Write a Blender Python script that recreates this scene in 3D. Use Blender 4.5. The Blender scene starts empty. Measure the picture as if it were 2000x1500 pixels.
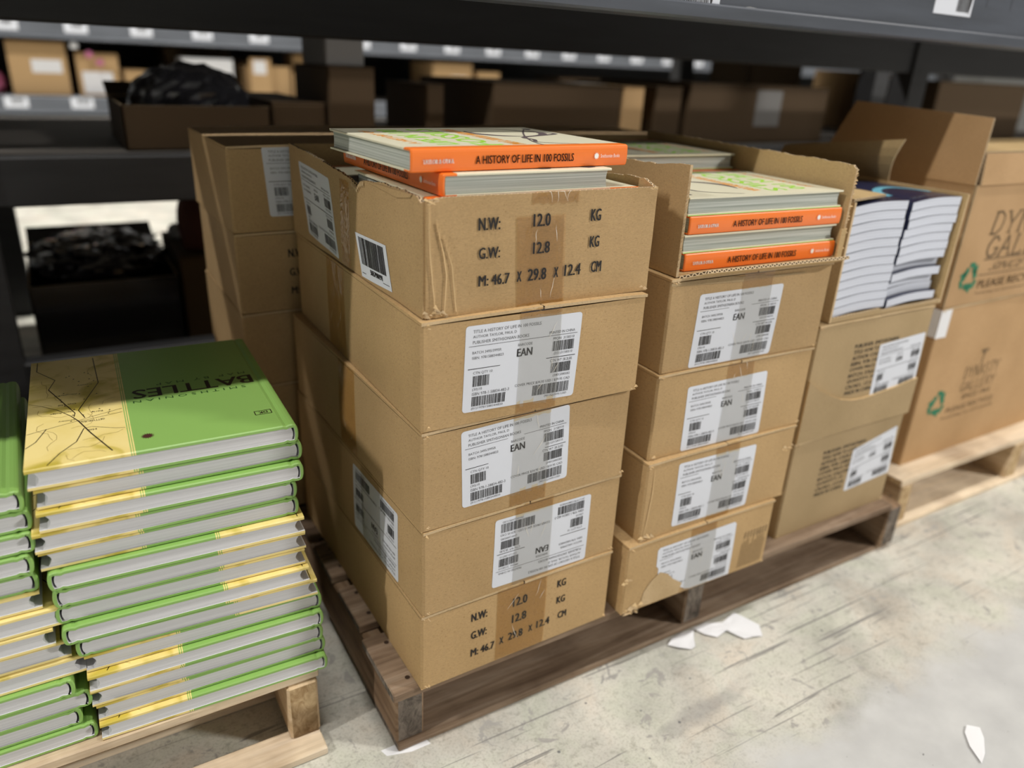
import bpy, bmesh, math, random
from mathutils import Vector, Matrix, noise

random.seed(7)
SC = bpy.context.scene
COL = SC.collection
PI = math.pi
R = math.radians

# ------------------------------------------------------------------ camera
cam_data = bpy.data.cameras.new('camera')
cam = bpy.data.objects.new('camera', cam_data)
COL.objects.link(cam)
SC.camera = cam
cam_data.sensor_fit = 'HORIZONTAL'
cam_data.sensor_width = 36.0
cam_data.lens = 36.0 * 1478.0 / 2000.0
_r = Vector((0.86155705, -0.5056725, 0.04488626))
_f = Vector((0.48114522, 0.78515764, -0.38990609))
_u = Vector((0.161922, 0.35752315, 0.91976))
cam.matrix_world = Matrix(((_r.x, _u.x, -_f.x, -0.30418), (_r.y, _u.y, -_f.y, -0.67915), (_r.z, _u.z, -_f.z, 0.860), (0, 0, 0, 1)))
cam_data.clip_start = 0.02
cam_data.dof.use_dof = True
cam_data.dof.focus_distance = 0.88
cam_data.dof.aperture_fstop = 2.3

# ------------------------------------------------------------------ world + lamps + exposure
SC.view_settings.view_transform = 'Standard'
SC.view_settings.look = 'None'
SC.view_settings.gamma = 1.0
SC.view_settings.use_curve_mapping = False
SC.view_settings.exposure = 0.0
SC.cycles.use_denoising = True
SC.cycles.max_bounces = 8
SC.cycles.transparent_max_bounces = 12
world = bpy.data.worlds.new('warehouse_air')
SC.world = world
world.use_nodes = True
world.node_tree.nodes['Background'].inputs[0].default_value = (0.92, 0.95, 1.0, 1)
world.node_tree.nodes['Background'].inputs[1].default_value = 0.008


def lamp(name, loc, sx, sy, power, color=(1.0, 0.97, 0.92)):
    d = bpy.data.lights.new(name, 'AREA')
    d.shape = 'RECTANGLE'
    d.size, d.size_y, d.energy, d.color = sx, sy, power, color
    o = bpy.data.objects.new(name, d)
    o.location = loc
    COL.objects.link(o)
    return o


# ceiling lamps in a row over the front aisle, then over the aisle behind the racks
for lx, p in ((-6.6, 450), (-0.2, 145), (6.4, 110)):
    lamp('aisle_lamp', (lx, -0.78, 6.0), 1.2, 0.16, p)
lamp('cross_aisle_lamp', (5.2, -4.0, 4.3), 1.0, 0.3, 560)
for lx, p in ((-3.5, 240), (1.0, 240), (5.5, 240)):
    lamp('rear_aisle_lamp', (lx, 3.7, 5.2), 1.2, 0.3, p)


# ------------------------------------------------------------------ materials
def new_mat(name):
    m = bpy.data.materials.new(name)
    m.use_nodes = True
    nt = m.node_tree
    return m, nt, nt.nodes, nt.links, nt.nodes['Principled BSDF']


def plain(name, col, rough=0.6, spec=0.3, metal=0.0, coat=0.0):
    m, nt, n, l, b = new_mat(name)
    b.inputs['Base Color'].default_value = (*col, 1)
    b.inputs['Roughness'].default_value = rough
    b.inputs['Specular IOR Level'].default_value = spec
    b.inputs['Metallic'].default_value = metal
    if coat:
        b.inputs['Coat Weight'].default_value = coat
        b.inputs['Coat Roughness'].default_value = 0.25
    return m


def coords(n, l, scale=(1, 1, 1), rot=(0, 0, 0)):
    tc = n.new('ShaderNodeTexCoord')
    mp = n.new('ShaderNodeMapping')
    mp.inputs['Scale'].default_value = scale
    mp.inputs['Rotation'].default_value = rot
    l.new(tc.outputs['Object'], mp.inputs['Vector'])
    return mp.outputs['Vector']


def nz(n, l, vec, scale, detail=4, rough=0.55, dist=0.0):
    t = n.new('ShaderNodeTexNoise')
    t.inputs['Scale'].default_value = scale
    t.inputs['Detail'].default_value = detail
    t.inputs['Roughness'].default_value = rough
    t.inputs['Distortion'].default_value = dist
    l.new(vec, t.inputs['Vector'])
    return t.outputs['Fac']


def ramp(n, l, fac, stops):
    r = n.new('ShaderNodeValToRGB')
    e = r.color_ramp.elements
    while len(e) < len(stops):
        e.new(0.5)
    for k, (p, c) in enumerate(stops):
        e[k].position = p
        e[k].color = (*c, 1) if len(c) == 3 else c
    l.new(fac, r.inputs['Fac'])
    return r.outputs['Color']


def mixc(n, l, fac, a, b, mode='MIX'):
    x = n.new('ShaderNodeMix')
    x.data_type = 'RGBA'
    x.blend_type = mode
    for inp, v in ((0, fac), (6, a), (7, b)):
        if isinstance(v, (int, float)):
            x.inputs[inp].default_value = v
        elif isinstance(v, tuple):
            x.inputs[inp].default_value = (*v, 1)
        else:
            l.new(v, x.inputs[inp])
    return x.outputs[2]


def bump(n, l, b, h, strength, dist):
    bp = n.new('ShaderNodeBump')
    bp.inputs['Strength'].default_value = strength
    bp.inputs['Distance'].default_value = dist
    l.new(h, bp.inputs['Height'])
    l.new(bp.outputs['Normal'], b.inputs['Normal'])


def kraft(name, c0, c1, rough=0.72):
    m, nt, n, l, b = new_mat(name)
    v = coords(n, l)
    big = nz(n, l, v, 9, 3)
    fib = nz(n, l, coords(n, l, (260, 260, 900)), 1, 3, 0.7)
    spk = nz(n, l, v, 420, 2, 0.6)
    base = ramp(n, l, big, [(0.3, c0), (0.7, c1)])
    fibc = ramp(n, l, fib, [(0.3, (0.86, 0.86, 0.86)), (0.7, (1.08, 1.07, 1.05))])
    c = mixc(n, l, 1.0, base, fibc, 'MULTIPLY')
    spc = ramp(n, l, spk, [(0.30, (0.72, 0.66, 0.6)), (0.38, (1, 1, 1))])
    c = mixc(n, l, 0.8, c, spc, 'MULTIPLY')
    info = n.new('ShaderNodeObjectInfo')
    rv = ramp(n, l, info.outputs['Random'], [(0, (0.94, 0.94, 0.95)), (1, (1.05, 1.04, 1.02))])
    c = mixc(n, l, 1.0, c, rv, 'MULTIPLY')
    l.new(c, b.inputs['Base Color'])
    b.inputs['Roughness'].default_value = rough
    b.inputs['Specular IOR Level'].default_value = 0.22
    bump(n, l, b, nz(n, l, coords(n, l, (40, 40, 160)), 1, 4), 0.12, 0.002)
    return m


def flute(name, light, dark):
    """corrugated edge: uv.x metres along the edge, uv.y 0..1 across the board"""
    m, nt, n, l, b = new_mat(name)
    uv = n.new('ShaderNodeUVMap')
    sp = n.new('ShaderNodeSeparateXYZ')
    l.new(uv.outputs['UV'], sp.inputs[0])

    def mt(op, a, c=None, d=None):
        x = n.new('ShaderNodeMath')
        x.operation = op
        for k, q in enumerate((a, c, d)):
            if q is None:
                continue
            if isinstance(q, (int, float)):
                x.inputs[k].default_value = q
            else:
                l.new(q, x.inputs[k])
        return x.outputs[0]
    tri = mt('PINGPONG', mt('MULTIPLY', sp.outputs[0], 250.0), 1.0)
    d = mt('ABSOLUTE', mt('SUBTRACT', tri, sp.outputs[1]))
    web = mt('LESS_THAN', d, 0.26)
    edge = mt('GREATER_THAN', mt('ABSOLUTE', mt('SUBTRACT', sp.outputs[1], 0.5)), 0.36)
    on = mt('MAXIMUM', web, edge)
    l.new(mixc(n, l, on, dark, light), b.inputs['Base Color'])
    b.inputs['Roughness'].default_value = 0.85
    b.inputs['Specular IOR Level'].default_value = 0.1
    return m


def film(name, tint, gloss=0.10, rough=0.12):
    m, nt, n, l, b = new_mat(name)
    out = n['Material Output']
    tr = n.new('ShaderNodeBsdfTransparent')
    tr.inputs[0].default_value = (*tint, 1)
    gl = n.new('ShaderNodeBsdfGlossy')
    gl.inputs['Roughness'].default_value = rough
    gl.inputs[0].default_value = (1, 1, 1, 1)
    v = coords(n, l)
    h = nz(n, l, coords(n, l, (30, 30, 14), (0.3, 0.5, 0.4)), 1, 3, 0.6, 1.4)
    bp = n.new('ShaderNodeBump')
    bp.inputs['Strength'].default_value = 0.55
    bp.inputs['Distance'].default_value = 0.004
    l.new(h, bp.inputs['Height'])
    l.new(bp.outputs['Normal'], gl.inputs['Normal'])
    lw = n.new('ShaderNodeLayerWeight')
    lw.inputs[0].default_value = 0.25
    mx = n.new('ShaderNodeMath')
    mx.operation = 'MULTIPLY_ADD'
    mx.inputs[1].default_value = 0.5
    mx.inputs[2].default_value = gloss * 0.4
    l.new(lw.outputs['Fresnel'], mx.inputs[0])
    ms = n.new('ShaderNodeMixShader')
    l.new(mx.outputs[0], ms.inputs[0])
    l.new(tr.outputs[0], ms.inputs[1])
    l.new(gl.outputs[0], ms.inputs[2])
    l.new(ms.outputs[0], out.inputs['Surface'])
    return m


def wood(name, stops, rough=0.75, along='x', rings=26, dark=0.5):
    m, nt, n, l, b = new_mat(name)
    s = {'x': (1.6, 26, 26), 'y': (26, 1.6, 26)}[along]
    g = nz(n, l, coords(n, l, s), 1.4, 6, 0.62, 1.2)
    f = nz(n, l, coords(n, l, tuple(q * 5 for q in s)), 1.0, 3, 0.6)
    c = ramp(n, l, g, stops)
    c = mixc(n, l, dark, c, ramp(n, l, f, [(0.35, (0.6, 0.55, 0.5)), (0.6, (1.1, 1.08, 1.05))]), 'MULTIPLY')
    st = nz(n, l, coords(n, l, (5, 5, 5)), 1.3, 4, 0.6)
    c = mixc(n, l, 0.7, c, ramp(n, l, st, [(0.36, (0.55, 0.5, 0.47)), (0.56, (1, 1, 1))]), 'MULTIPLY')
    info = n.new('ShaderNodeObjectInfo')
    c = mixc(n, l, 1.0, c, ramp(n, l, info.outputs['Random'], [(0, (0.85, 0.83, 0.82)), (1, (1.1, 1.08, 1.06))]), 'MULTIPLY')
    l.new(c, b.inputs['Base Color'])
    b.inputs['Roughness'].default_value = rough
    b.inputs['Specular IOR Level'].default_value = 0.2
    bump(n, l, b, g, 0.35, 0.003)
    return m


def pages(name, c0, c1, lines=2600.0, axis=2):
    m, nt, n, l, b = new_mat(name)
    sc = [3, 3, 3]
    sc[axis] = lines / 4
    v = nz(n, l, coords(n, l, tuple(sc)), 1.0, 2, 0.6)
    c = ramp(n, l, v, [(0.32, c0), (0.66, c1)])
    l.new(c, b.inputs['Base Color'])
    b.inputs['Roughness'].default_value = 0.8
    b.inputs['Specular IOR Level'].default_value = 0.15
    return m


M = {}
M['kraft'] = kraft('kraft_card', (0.455, 0.305, 0.148), (0.525, 0.355, 0.178))
M['kraft_grey'] = kraft('dull_kraft_card', (0.40, 0.29, 0.155), (0.46, 0.335, 0.185))
M['kraft_red'] = kraft('warm_kraft_card', (0.455, 0.285, 0.14), (0.525, 0.335, 0.172))
M['kraft_in'] = kraft('inner_card', (0.50, 0.35, 0.17), (0.56, 0.40, 0.20))
M['torn'] = kraft('torn_card', (0.50, 0.36, 0.20), (0.66, 0.50, 0.31), 0.9)
M['crease'] = plain('creased_card', (0.66, 0.47, 0.25), 0.8, 0.2)
M['edge'] = flute('corrugated_edge', (0.62, 0.47, 0.30), (0.045, 0.028, 0.015))
M['tape'] = film('tape_on_card', (0.965, 0.875, 0.70), 0.06)
M['tape_thin'] = film('tape_on_paper', (0.955, 0.945, 0.915), 0.10)
M['film_glint'] = plain('tape_glint', (0.85, 0.80, 0.70), 0.25, 0.6)  # pale colour painted as glints along tape wrinkles
M['label'] = plain('label_paper', (0.71, 0.735, 0.80), 0.5, 0.35)
M['ink'] = plain('black_ink', (0.018, 0.016, 0.016), 0.55, 0.3)
M['ink_grey'] = plain('grey_ink', (0.13, 0.13, 0.14), 0.6, 0.2)
M['ink_brown'] = plain('brown_ink', (0.17, 0.11, 0.055), 0.6, 0.2)
M['ink_green'] = plain('green_ink', (0.03, 0.19, 0.10), 0.6, 0.2)
M['book_green'] = plain('green_cover', (0.262, 0.47, 0.115), 0.36, 0.5)
M['book_dark'] = plain('dark_green_line', (0.03, 0.09, 0.02), 0.4, 0.4)


def foil(name):
    m, nt, n, l, b = new_mat(name)
    v = coords(n, l)
    c = ramp(n, l, nz(n, l, v, 22, 3, 0.5, 0.6), [(0.42, (0.90, 0.735, 0.30)), (0.58, (0.86, 0.69, 0.25)), (0.70, (0.58, 0.46, 0.07))])
    l.new(c, b.inputs['Base Color'])
    b.inputs['Roughness'].default_value = 0.36
    b.inputs['Specular IOR Level'].default_value = 0.5
    return m


M['book_yellow'] = foil('yellow_map_cover')
M['map_line'] = plain('map_line', (0.03, 0.02, 0.012), 0.4, 0.3)
M['map_thin'] = plain('map_thin_line', (0.36, 0.26, 0.08), 0.4, 0.3)
M['page_grey'] = pages('grey_white_pages', (0.58, 0.58, 0.59), (0.70, 0.70, 0.71))
M['page_white'] = pages('white_pages', (0.55, 0.58, 0.66), (0.72, 0.75, 0.84))
M['page_green'] = pages('greenish_pages', (0.33, 0.36, 0.32), (0.62, 0.64, 0.60), 3400)
M['orange'] = plain('orange_cover', (0.92, 0.205, 0.024), 0.33, 0.5)
M['cream'] = plain('cream_cover', (0.78, 0.74, 0.56), 0.36, 0.5)
M['lime'] = plain('lime_print', (0.36, 0.72, 0.05), 0.4, 0.4)
M['amber'] = plain('amber_print', (0.80, 0.38, 0.06), 0.4, 0.4)
M['taupe'] = plain('taupe_print', (0.13, 0.10, 0.105), 0.4, 0.4)
M['maroon'] = plain('maroon_print', (0.075, 0.025, 0.02), 0.4, 0.3)
M['white_print'] = plain('white_print', (0.94, 0.93, 0.90), 0.45, 0.3)
M['navy'] = plain('dark_blue_cover', (0.018, 0.022, 0.06), 0.25, 0.5)
M['cover_edge'] = plain('paper_cover_edge', (0.24, 0.26, 0.31), 0.5, 0.3)
M['cyan'] = plain('cyan_print', (0.16, 0.48, 0.62), 0.3, 0.5)
M['wood_old'] = wood('weathered_wood_x', [(0.25, (0.12, 0.078, 0.05)), (0.5, (0.27, 0.195, 0.135)), (0.75, (0.40, 0.32, 0.245))], along='x')
M['wood_old_y'] = wood('weathered_wood_y', [(0.25, (0.14, 0.088, 0.052)), (0.5, (0.30, 0.205, 0.13)), (0.75, (0.40, 0.31, 0.22))], along='y')
M['wood_new'] = wood('pale_wood_x', [(0.25, (0.58, 0.45, 0.30)), (0.5, (0.78, 0.65, 0.48)), (0.75, (0.86, 0.75, 0.60))], along='x', dark=0.3)
M['wood_new_y'] = wood('pale_wood_y', [(0.25, (0.44, 0.31, 0.18)), (0.5, (0.62, 0.47, 0.30)), (0.75, (0.72, 0.58, 0.41))], along='y', dark=0.3)


def endgrain(name, a, c):
    m, nt, n, l, b = new_mat(name)
    g = nz(n, l, coords(n, l, (30, 30, 18)), 2.5, 6, 0.7, 1.0)
    k = nz(n, l, coords(n, l), 9, 3, 0.5)
    col = mixc(n, l, 0.75, ramp(n, l, g, [(0.35, a), (0.62, c)]), ramp(n, l, k, [(0.36, (0.4, 0.36, 0.34)), (0.5, (1, 1, 1))]), 'MULTIPLY')
    l.new(col, b.inputs['Base Color'])
    b.inputs['Roughness'].default_value = 0.85
    b.inputs['Specular IOR Level'].default_value = 0.1
    bump(n, l, b, g, 0.5, 0.003)
    return m


M['end_old'] = endgrain('grey_end_grain', (0.075, 0.065, 0.055), (0.24, 0.20, 0.165))
M['end_new'] = endgrain('pale_end_grain', (0.33, 0.21, 0.10), (0.62, 0.46, 0.27))
M['nail'] = plain('rusty_nail', (0.05, 0.03, 0.02), 0.6, 0.4, 0.5)


def steel(name, col, rough=0.42):
    m, nt, n, l, b = new_mat(name)
    k = nz(n, l, coords(n, l, (3, 30, 30)), 1.5, 4)
    l.new(ramp(n, l, k, [(0.3, tuple(q * 0.8 for q in col)), (0.7, tuple(q * 1.2 for q in col))]), b.inputs['Base Color'])
    b.inputs['Roughness'].default_value = rough
    b.inputs['Specular IOR Level'].default_value = 0.5
    return m


M['steel'] = steel('grey_painted_steel', (0.057, 0.065, 0.083))
M['steel_far'] = steel('mid_grey_painted_steel', (0.11, 0.12, 0.14), 0.5)
M['steel_dark'] = steel('dark_painted_steel', (0.022, 0.022, 0.024), 0.6)
M['scratch'] = plain('bare_scratch', (0.42, 0.42, 0.40), 0.5, 0.4)
M['deck'] = plain('shelf_board', (0.10, 0.09, 0.08), 0.8, 0.2)
M['black_plastic'] = plain('black_plastic_film', (0.016, 0.016, 0.019), 0.16, 0.8)
M['clear_plastic'] = plain('grey_plastic_film', (0.34, 0.34, 0.36), 0.25, 0.6)
M['pink'] = plain('pink_plastic', (0.55, 0.16, 0.30), 0.35, 0.5)
M['red_brown'] = plain('red_brown_cloth', (0.06, 0.022, 0.016), 0.8, 0.2)
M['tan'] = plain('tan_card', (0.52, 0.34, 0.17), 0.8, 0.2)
M['shaded_box'] = plain('shade_darkened_brown_card', (0.066, 0.042, 0.022), 0.8, 0.2)  # brown card with the shade of the shelves darkened into its colour
M['white'] = plain('white_paper', (0.80, 0.80, 0.82), 0.6, 0.3)
M['teal'] = plain('teal_sticker', (0.02, 0.42, 0.24), 0.5, 0.3)
M['grey_sheet'] = plain('grey_sheet', (0.16, 0.155, 0.15), 0.7, 0.2)


def concrete():
    m, nt, n, l, b = new_mat('worn_concrete')
    v = coords(n, l)
    sp = n.new('ShaderNodeSeparateXYZ')
    l.new(v, sp.inputs[0])
    blot = nz(n, l, v, 5.5, 8, 0.62, 0.4)
    c = ramp(n, l, blot, [(0.30, (0.34, 0.325, 0.29)), (0.45, (0.49, 0.475, 0.425)), (0.60, (0.60, 0.58, 0.515)), (0.75, (0.68, 0.635, 0.56))])
    fine = nz(n, l, v, 70, 6, 0.7, 0.3)
    c = mixc(n, l, 0.8, c, ramp(n, l, fine, [(0.32, (0.66, 0.65, 0.63)), (0.47, (1.02, 1.02, 1.02))]), 'MULTIPLY')
    grit = nz(n, l, v, 260, 4, 0.7)
    c = mixc(n, l, 0.7, c, ramp(n, l, grit, [(0.34, (0.70, 0.69, 0.67)), (0.50, (1.03, 1.03, 1.03))]), 'MULTIPLY')
    hue = nz(n, l, v, 9, 4, 0.6, 0.5)
    c = mixc(n, l, 0.8, c, ramp(n, l, hue, [(0.36, (1.02, 0.96, 0.92)), (0.50, (1, 1, 1)), (0.64, (0.93, 0.97, 0.92))]), 'MULTIPLY')
    # flaked patches
    fl = nz(n, l, v, 17, 7, 0.7, 1.2)
    c = mixc(n, l, ramp(n, l, fl, [(0.60, (0, 0, 0)), (0.63, (1, 1, 1))]), c, (0.36, 0.345, 0.32))
    # long fine scratches in three directions
    for rot, sc_, th, dk in ((0.5, (1.2, 60, 1), 0.675, 0.30), (-0.75, (1.0, 70, 1), 0.68, 0.36), (1.25, (1.6, 50, 1), 0.67, 0.34), (-1.15, (1.3, 64, 1), 0.695, 0.34), (0.15, (0.8, 45, 1), 0.69, 0.34)):
        s = nz(n, l, coords(n, l, sc_, (0, 0, rot)), 1.6, 3, 0.55, 0.8)
        f = ramp(n, l, s, [(th, (0, 0, 0)), (th + 0.02, (0.8, 0.8, 0.8))])
        c = mixc(n, l, f, c, (dk * 0.62, dk * 0.6, dk * 0.57))
    # dark tyre / grease marks
    st = nz(n, l, coords(n, l, (1.2, 3.0, 1), (0, 0, 0.6)), 2.6, 4, 0.5, 0.6)
    c = mixc(n, l, ramp(n, l, st, [(0.62, (0, 0, 0)), (0.74, (0.5, 0.5, 0.5))]), c, (0.22, 0.21, 0.21))
    # pitted dots
    vo = n.new('ShaderNodeTexVoronoi')
    vo.inputs['Scale'].default_value = 26
    l.new(v, vo.inputs['Vector'])
    c = mixc(n, l, ramp(n, l, vo.outputs['Distance'], [(0.045, (0.85, 0.85, 0.85)), (0.07, (0, 0, 0))]), c, (0.12, 0.12, 0.13))
    # smooth sealed lane further out into the aisle
    my = n.new('ShaderNodeMath')
    my.operation = 'MULTIPLY_ADD'
    my.inputs[1].default_value = -9.0
    l.new(sp.outputs[1], my.inputs[0])
    wob = nz(n, l, v, 6, 5, 0.65)
    wm = n.new('ShaderNodeMath')
    wm.operation = 'MULTIPLY_ADD'
    wm.inputs[1].default_value = 1.6
    wm.inputs[2].default_value = -2.55
    l.new(wob, wm.inputs[0])
    l.new(wm.outputs[0], my.inputs[2])
    lane = ramp(n, l, my.outputs[0], [(0.0, (0, 0, 0)), (0.55, (1, 1, 1))])
    lc = ramp(n, l, nz(n, l, v, 12, 5, 0.6), [(0.3, (0.46, 0.46, 0.455)), (0.7, (0.56, 0.56, 0.55))])
    lc = mixc(n, l, ramp(n, l, nz(n, l, v, 60, 3, 0.6), [(0.70, (0, 0, 0)), (0.73, (1, 1, 1))]), lc, (0.14, 0.14, 0.14))
    c = mixc(n, l, lane, c, lc)
    l.new(c, b.inputs['Base Color'])
    b.inputs['Roughness'].default_value = 0.55
    b.inputs['Specular IOR Level'].default_value = 0.3
    bump(n, l, b, fine, 0.15, 0.002)
    return m


M['concrete'] = concrete()
M['hall_wall'] = plain('hall_wall_paint', (0.40, 0.40, 0.39), 0.8, 0.2)


# ------------------------------------------------------------------ mesh builder
class MB:
    def __init__(s):
        s.v, s.f, s.m, s.sm, s.uv, s.names = [], [], [], [], [], []

    def mi(s, mat):
        if mat not in s.names:
            s.names.append(mat)
        return s.names.index(mat)

    def face(s, pts, mat, uv=None, smooth=False):
        b = len(s.v)
        s.v.extend([tuple(p) for p in pts])
        s.f.append(tuple(range(b, b + len(pts))))
        s.m.append(s.mi(mat))
        s.sm.append(smooth)
        s.uv.append(uv)

    def add(s, verts, faces, mat, smooth=False):
        b = len(s.v)
        s.v.extend([tuple(p) for p in verts])
        k = s.mi(mat)
        for f in faces:
            s.f.append(tuple(b + i for i in f))
            s.m.append(k)
            s.sm.append(smooth)
            s.uv.append(None)

    def grid(s, fn, nu, nv, mat, smooth=True):
        vs = [fn(i / nu, j / nv) for j in range(nv + 1) for i in range(nu + 1)]
        fs = [(j * (nu + 1) + i, j * (nu + 1) + i + 1, (j + 1) * (nu + 1) + i + 1, (j + 1) * (nu + 1) + i) for j in range(nv) for i in range(nu)]
        s.add(vs, fs, mat, smooth)

    def box(s, x0, x1, y0, y1, z0, z1, mat, ch=0.0, ends=None, endmat=None):
        """chamfered box; ends 'x' or 'y' gives the end faces their own material"""
        c = min(ch, (x1 - x0) / 3, (y1 - y0) / 3, (z1 - z0) / 3)
        if c <= 0:
            P = [(x, y, z) for x in (x0, x1) for y in (y0, y1) for z in (z0, z1)]
            F = [((0, 1, 3, 2), 'x'), ((4, 6, 7, 5), 'x'), ((0, 4, 5, 1), 'y'), ((2, 3, 7, 6), 'y'), ((0, 2, 6, 4), 'z'), ((1, 5, 7, 3), 'z')]
            for f, ax in F:
                s.face([P[i] for i in f], endmat if ax == ends else mat)
            return
        bm = bmesh.new()
        bmesh.ops.create_cube(bm, size=1.0)
        for v in bm.verts:
            v.co = Vector((x0 if v.co.x < 0 else x1, y0 if v.co.y < 0 else y1, z0 if v.co.z < 0 else z1))
        bmesh.ops.bevel(bm, geom=bm.edges[:], offset=c, segments=1, affect='EDGES')
        bm.normal_update()
        for f in bm.faces:
            nn = f.normal
            isend = (ends == 'x' and abs(nn.x) > 0.9) or (ends == 'y' and abs(nn.y) > 0.9)
            s.face([v.co.copy() for v in f.verts], endmat if isend else mat)
        bm.free()

    def ribbon(s, pts, w, fn, mat, closed=False):
        """flat 2D polyline of width w through the map fn(u,v)"""
        n = len(pts)
        L, Rr = [], []
        for i in range(n):
            a = pts[(i - 1) % n] if (i > 0 or closed) else pts[i]
            b = pts[(i + 1) % n] if (i < n - 1 or closed) else pts[i]
            dx, dy = b[0] - a[0], b[1] - a[1]
            q = math.hypot(dx, dy) or 1
            ww = w[i] if isinstance(w, (list, tuple)) else w
            nx, ny = -dy / q * ww / 2, dx / q * ww / 2
            L.append(fn(pts[i][0] + nx, pts[i][1] + ny))
            Rr.append(fn(pts[i][0] - nx, pts[i][1] - ny))
        vs = L + Rr
        rng = n if closed else n - 1
        s.add(vs, [(i + n, (i + 1) % n + n, (i + 1) % n, i) for i in range(rng)], mat)

    def poly(s, pts, fn, mat):
        s.face([fn(*p) for p in pts], mat)

    def rect(s, u0, v0, u1, v1, fn, mat):
        s.face([fn(u0, v0), fn(u1, v0), fn(u1, v1), fn(u0, v1)], mat)

    def text(s, body, u0, v0, u1, v1, fn, mat, bold=0.0, shear=0.0):
        vs, fs = glyphs(body)
        d = bold * (v1 - v0) * 2.2
        u0, u1 = u0 + d, u1 - d
        for k in ((-1, 0, 1) if bold > 0 else (0,)):
            s.add([fn(u0 + k * d + (x + shear * y) * (u1 - u0), v0 + y * (v1 - v0)) for x, y in vs], fs, mat)

    def build(s, name, parent=None, loc=None, rotz=0.0):
        me = bpy.data.meshes.new(name)
        me.from_pydata(s.v, [], s.f)
        for q in s.names:
            me.materials.append(M[q])
        me.polygons.foreach_set('material_index', s.m)
        me.polygons.foreach_set('use_smooth', s.sm)
        if any(s.uv):
            ul = me.uv_layers.new(name='UVMap')
            for p, uv in zip(me.polygons, s.uv):
                if uv:
                    for k, li in enumerate(p.loop_indices):
                        ul.data[li].uv = uv[k]
        me.update()
        o = bpy.data.objects.new(name, me)
        COL.objects.link(o)
        if parent:
            o.parent = parent
        if loc is not None:
            o.location = loc
        o.rotation_euler = (0, 0, rotz)
        return o


_gl = {}


def glyphs(body, bold=0.0, res=2):
    key = (body, bold, res)
    if key not in _gl:
        c = bpy.data.curves.new('lettering', 'FONT')
        c.body = body
        c.resolution_u = res
        c.offset = bold
        c.fill_mode = 'FRONT'
        o = bpy.data.objects.new('lettering', c)
        me = o.to_mesh()
        vs = [(v.co.x, v.co.y) for v in me.vertices]
        fs = [tuple(p.vertices) for p in me.polygons]
        o.to_mesh_clear()
        bpy.data.objects.remove(o)
        bpy.data.curves.remove(c)
        xs = [v[0] for v in vs]
        ys = [v[1] for v in vs]
        x0, x1, y0, y1 = min(xs), max(xs), min(ys), max(ys)
        _gl[key] = ([((x - x0) / (x1 - x0), (y - y0) / max(1e-6, y1 - y0)) for x, y in vs], fs)
    return _gl[key]


def empty(name, loc, rotz=0.0, label=None, cat=None, group=None, rot=None):
    o = bpy.data.objects.new(name, None)
    o.empty_display_size = 0.05
    COL.objects.link(o)
    o.location = loc
    o.rotation_euler = rot if rot else (0, 0, rotz)
    tag(o, label, cat, group)
    return o


def tag(o, label=None, cat=None, group=None, kind=None):
    for k, q in (('label', label), ('category', cat), ('group', group), ('kind', kind)):
        if q:
            o[k] = q
    return o


def copy_tree(o, parent=None):
    c = o.copy()
    COL.objects.link(c)
    c.parent = parent
    for ch in o.children:
        copy_tree(ch, c)
    return c


ORD = ['topmost', 'second from top', 'third from top', 'fourth from top', 'fifth from top', 'sixth from top', 'seventh from top', 'eighth from top', 'ninth from top', 'tenth from top', 'eleventh from top', 'twelfth from top', 'thirteenth from top', 'fourteenth from top', 'fifteenth from top']

# ------------------------------------------------------------------ floor
fb = MB()
fb.box(-20, 15, -9, 8, -0.1, 0.0, 'concrete')
fl = fb.build('floor')
tag(fl, 'worn grey concrete warehouse floor with scratches', 'floor', kind='structure')
for nm, bb in (('wall_back', (-20, 15, 8.0, 8.1, 0, 6.5)), ('wall_front', (-20, 15, -9.1, -9.0, 0, 6.5)), ('wall_left', (-20.1, -20, -9.1, 8.1, 0, 6.5)), ('wall_right', (15, 15.1, -9.1, 8.1, 0, 6.5)), ('ceiling', (-20.1, 15.1, -9.1, 8.1, 6.5, 6.6))):
    wb = MB()
    wb.box(*bb, 'hall_wall')
    tag(wb.build(nm), 'pale warehouse ' + nm.split('_')[0], nm.split('_')[0], kind='structure')


# ------------------------------------------------------------------ cartons
def face_map(w, d, bulge=None, disp=None):
    bulge = bulge or {}

    def S(face, eps=0.0, h=0.125):
        def fn(u, v):
            W = w if face in 'fb' else d
            un = min(1, max(0, u / W))
            vn = min(1, max(0, v / h))
            e = eps + bulge.get(face, 0.0) * 16 * un * (1 - un) * vn * (1 - vn)
            if disp:
                e += disp(face, u, v)
            if face == 'f':
                return (-w / 2 + u, -d / 2 - e, v)
            if face == 'b':
                return (w / 2 - u, d / 2 + e, v)
            if face == 'l':
                return (-w / 2 - e, d / 2 - u, v)
            return (w / 2 + e, -d / 2 + u, v)
        return fn
    return S


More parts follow.
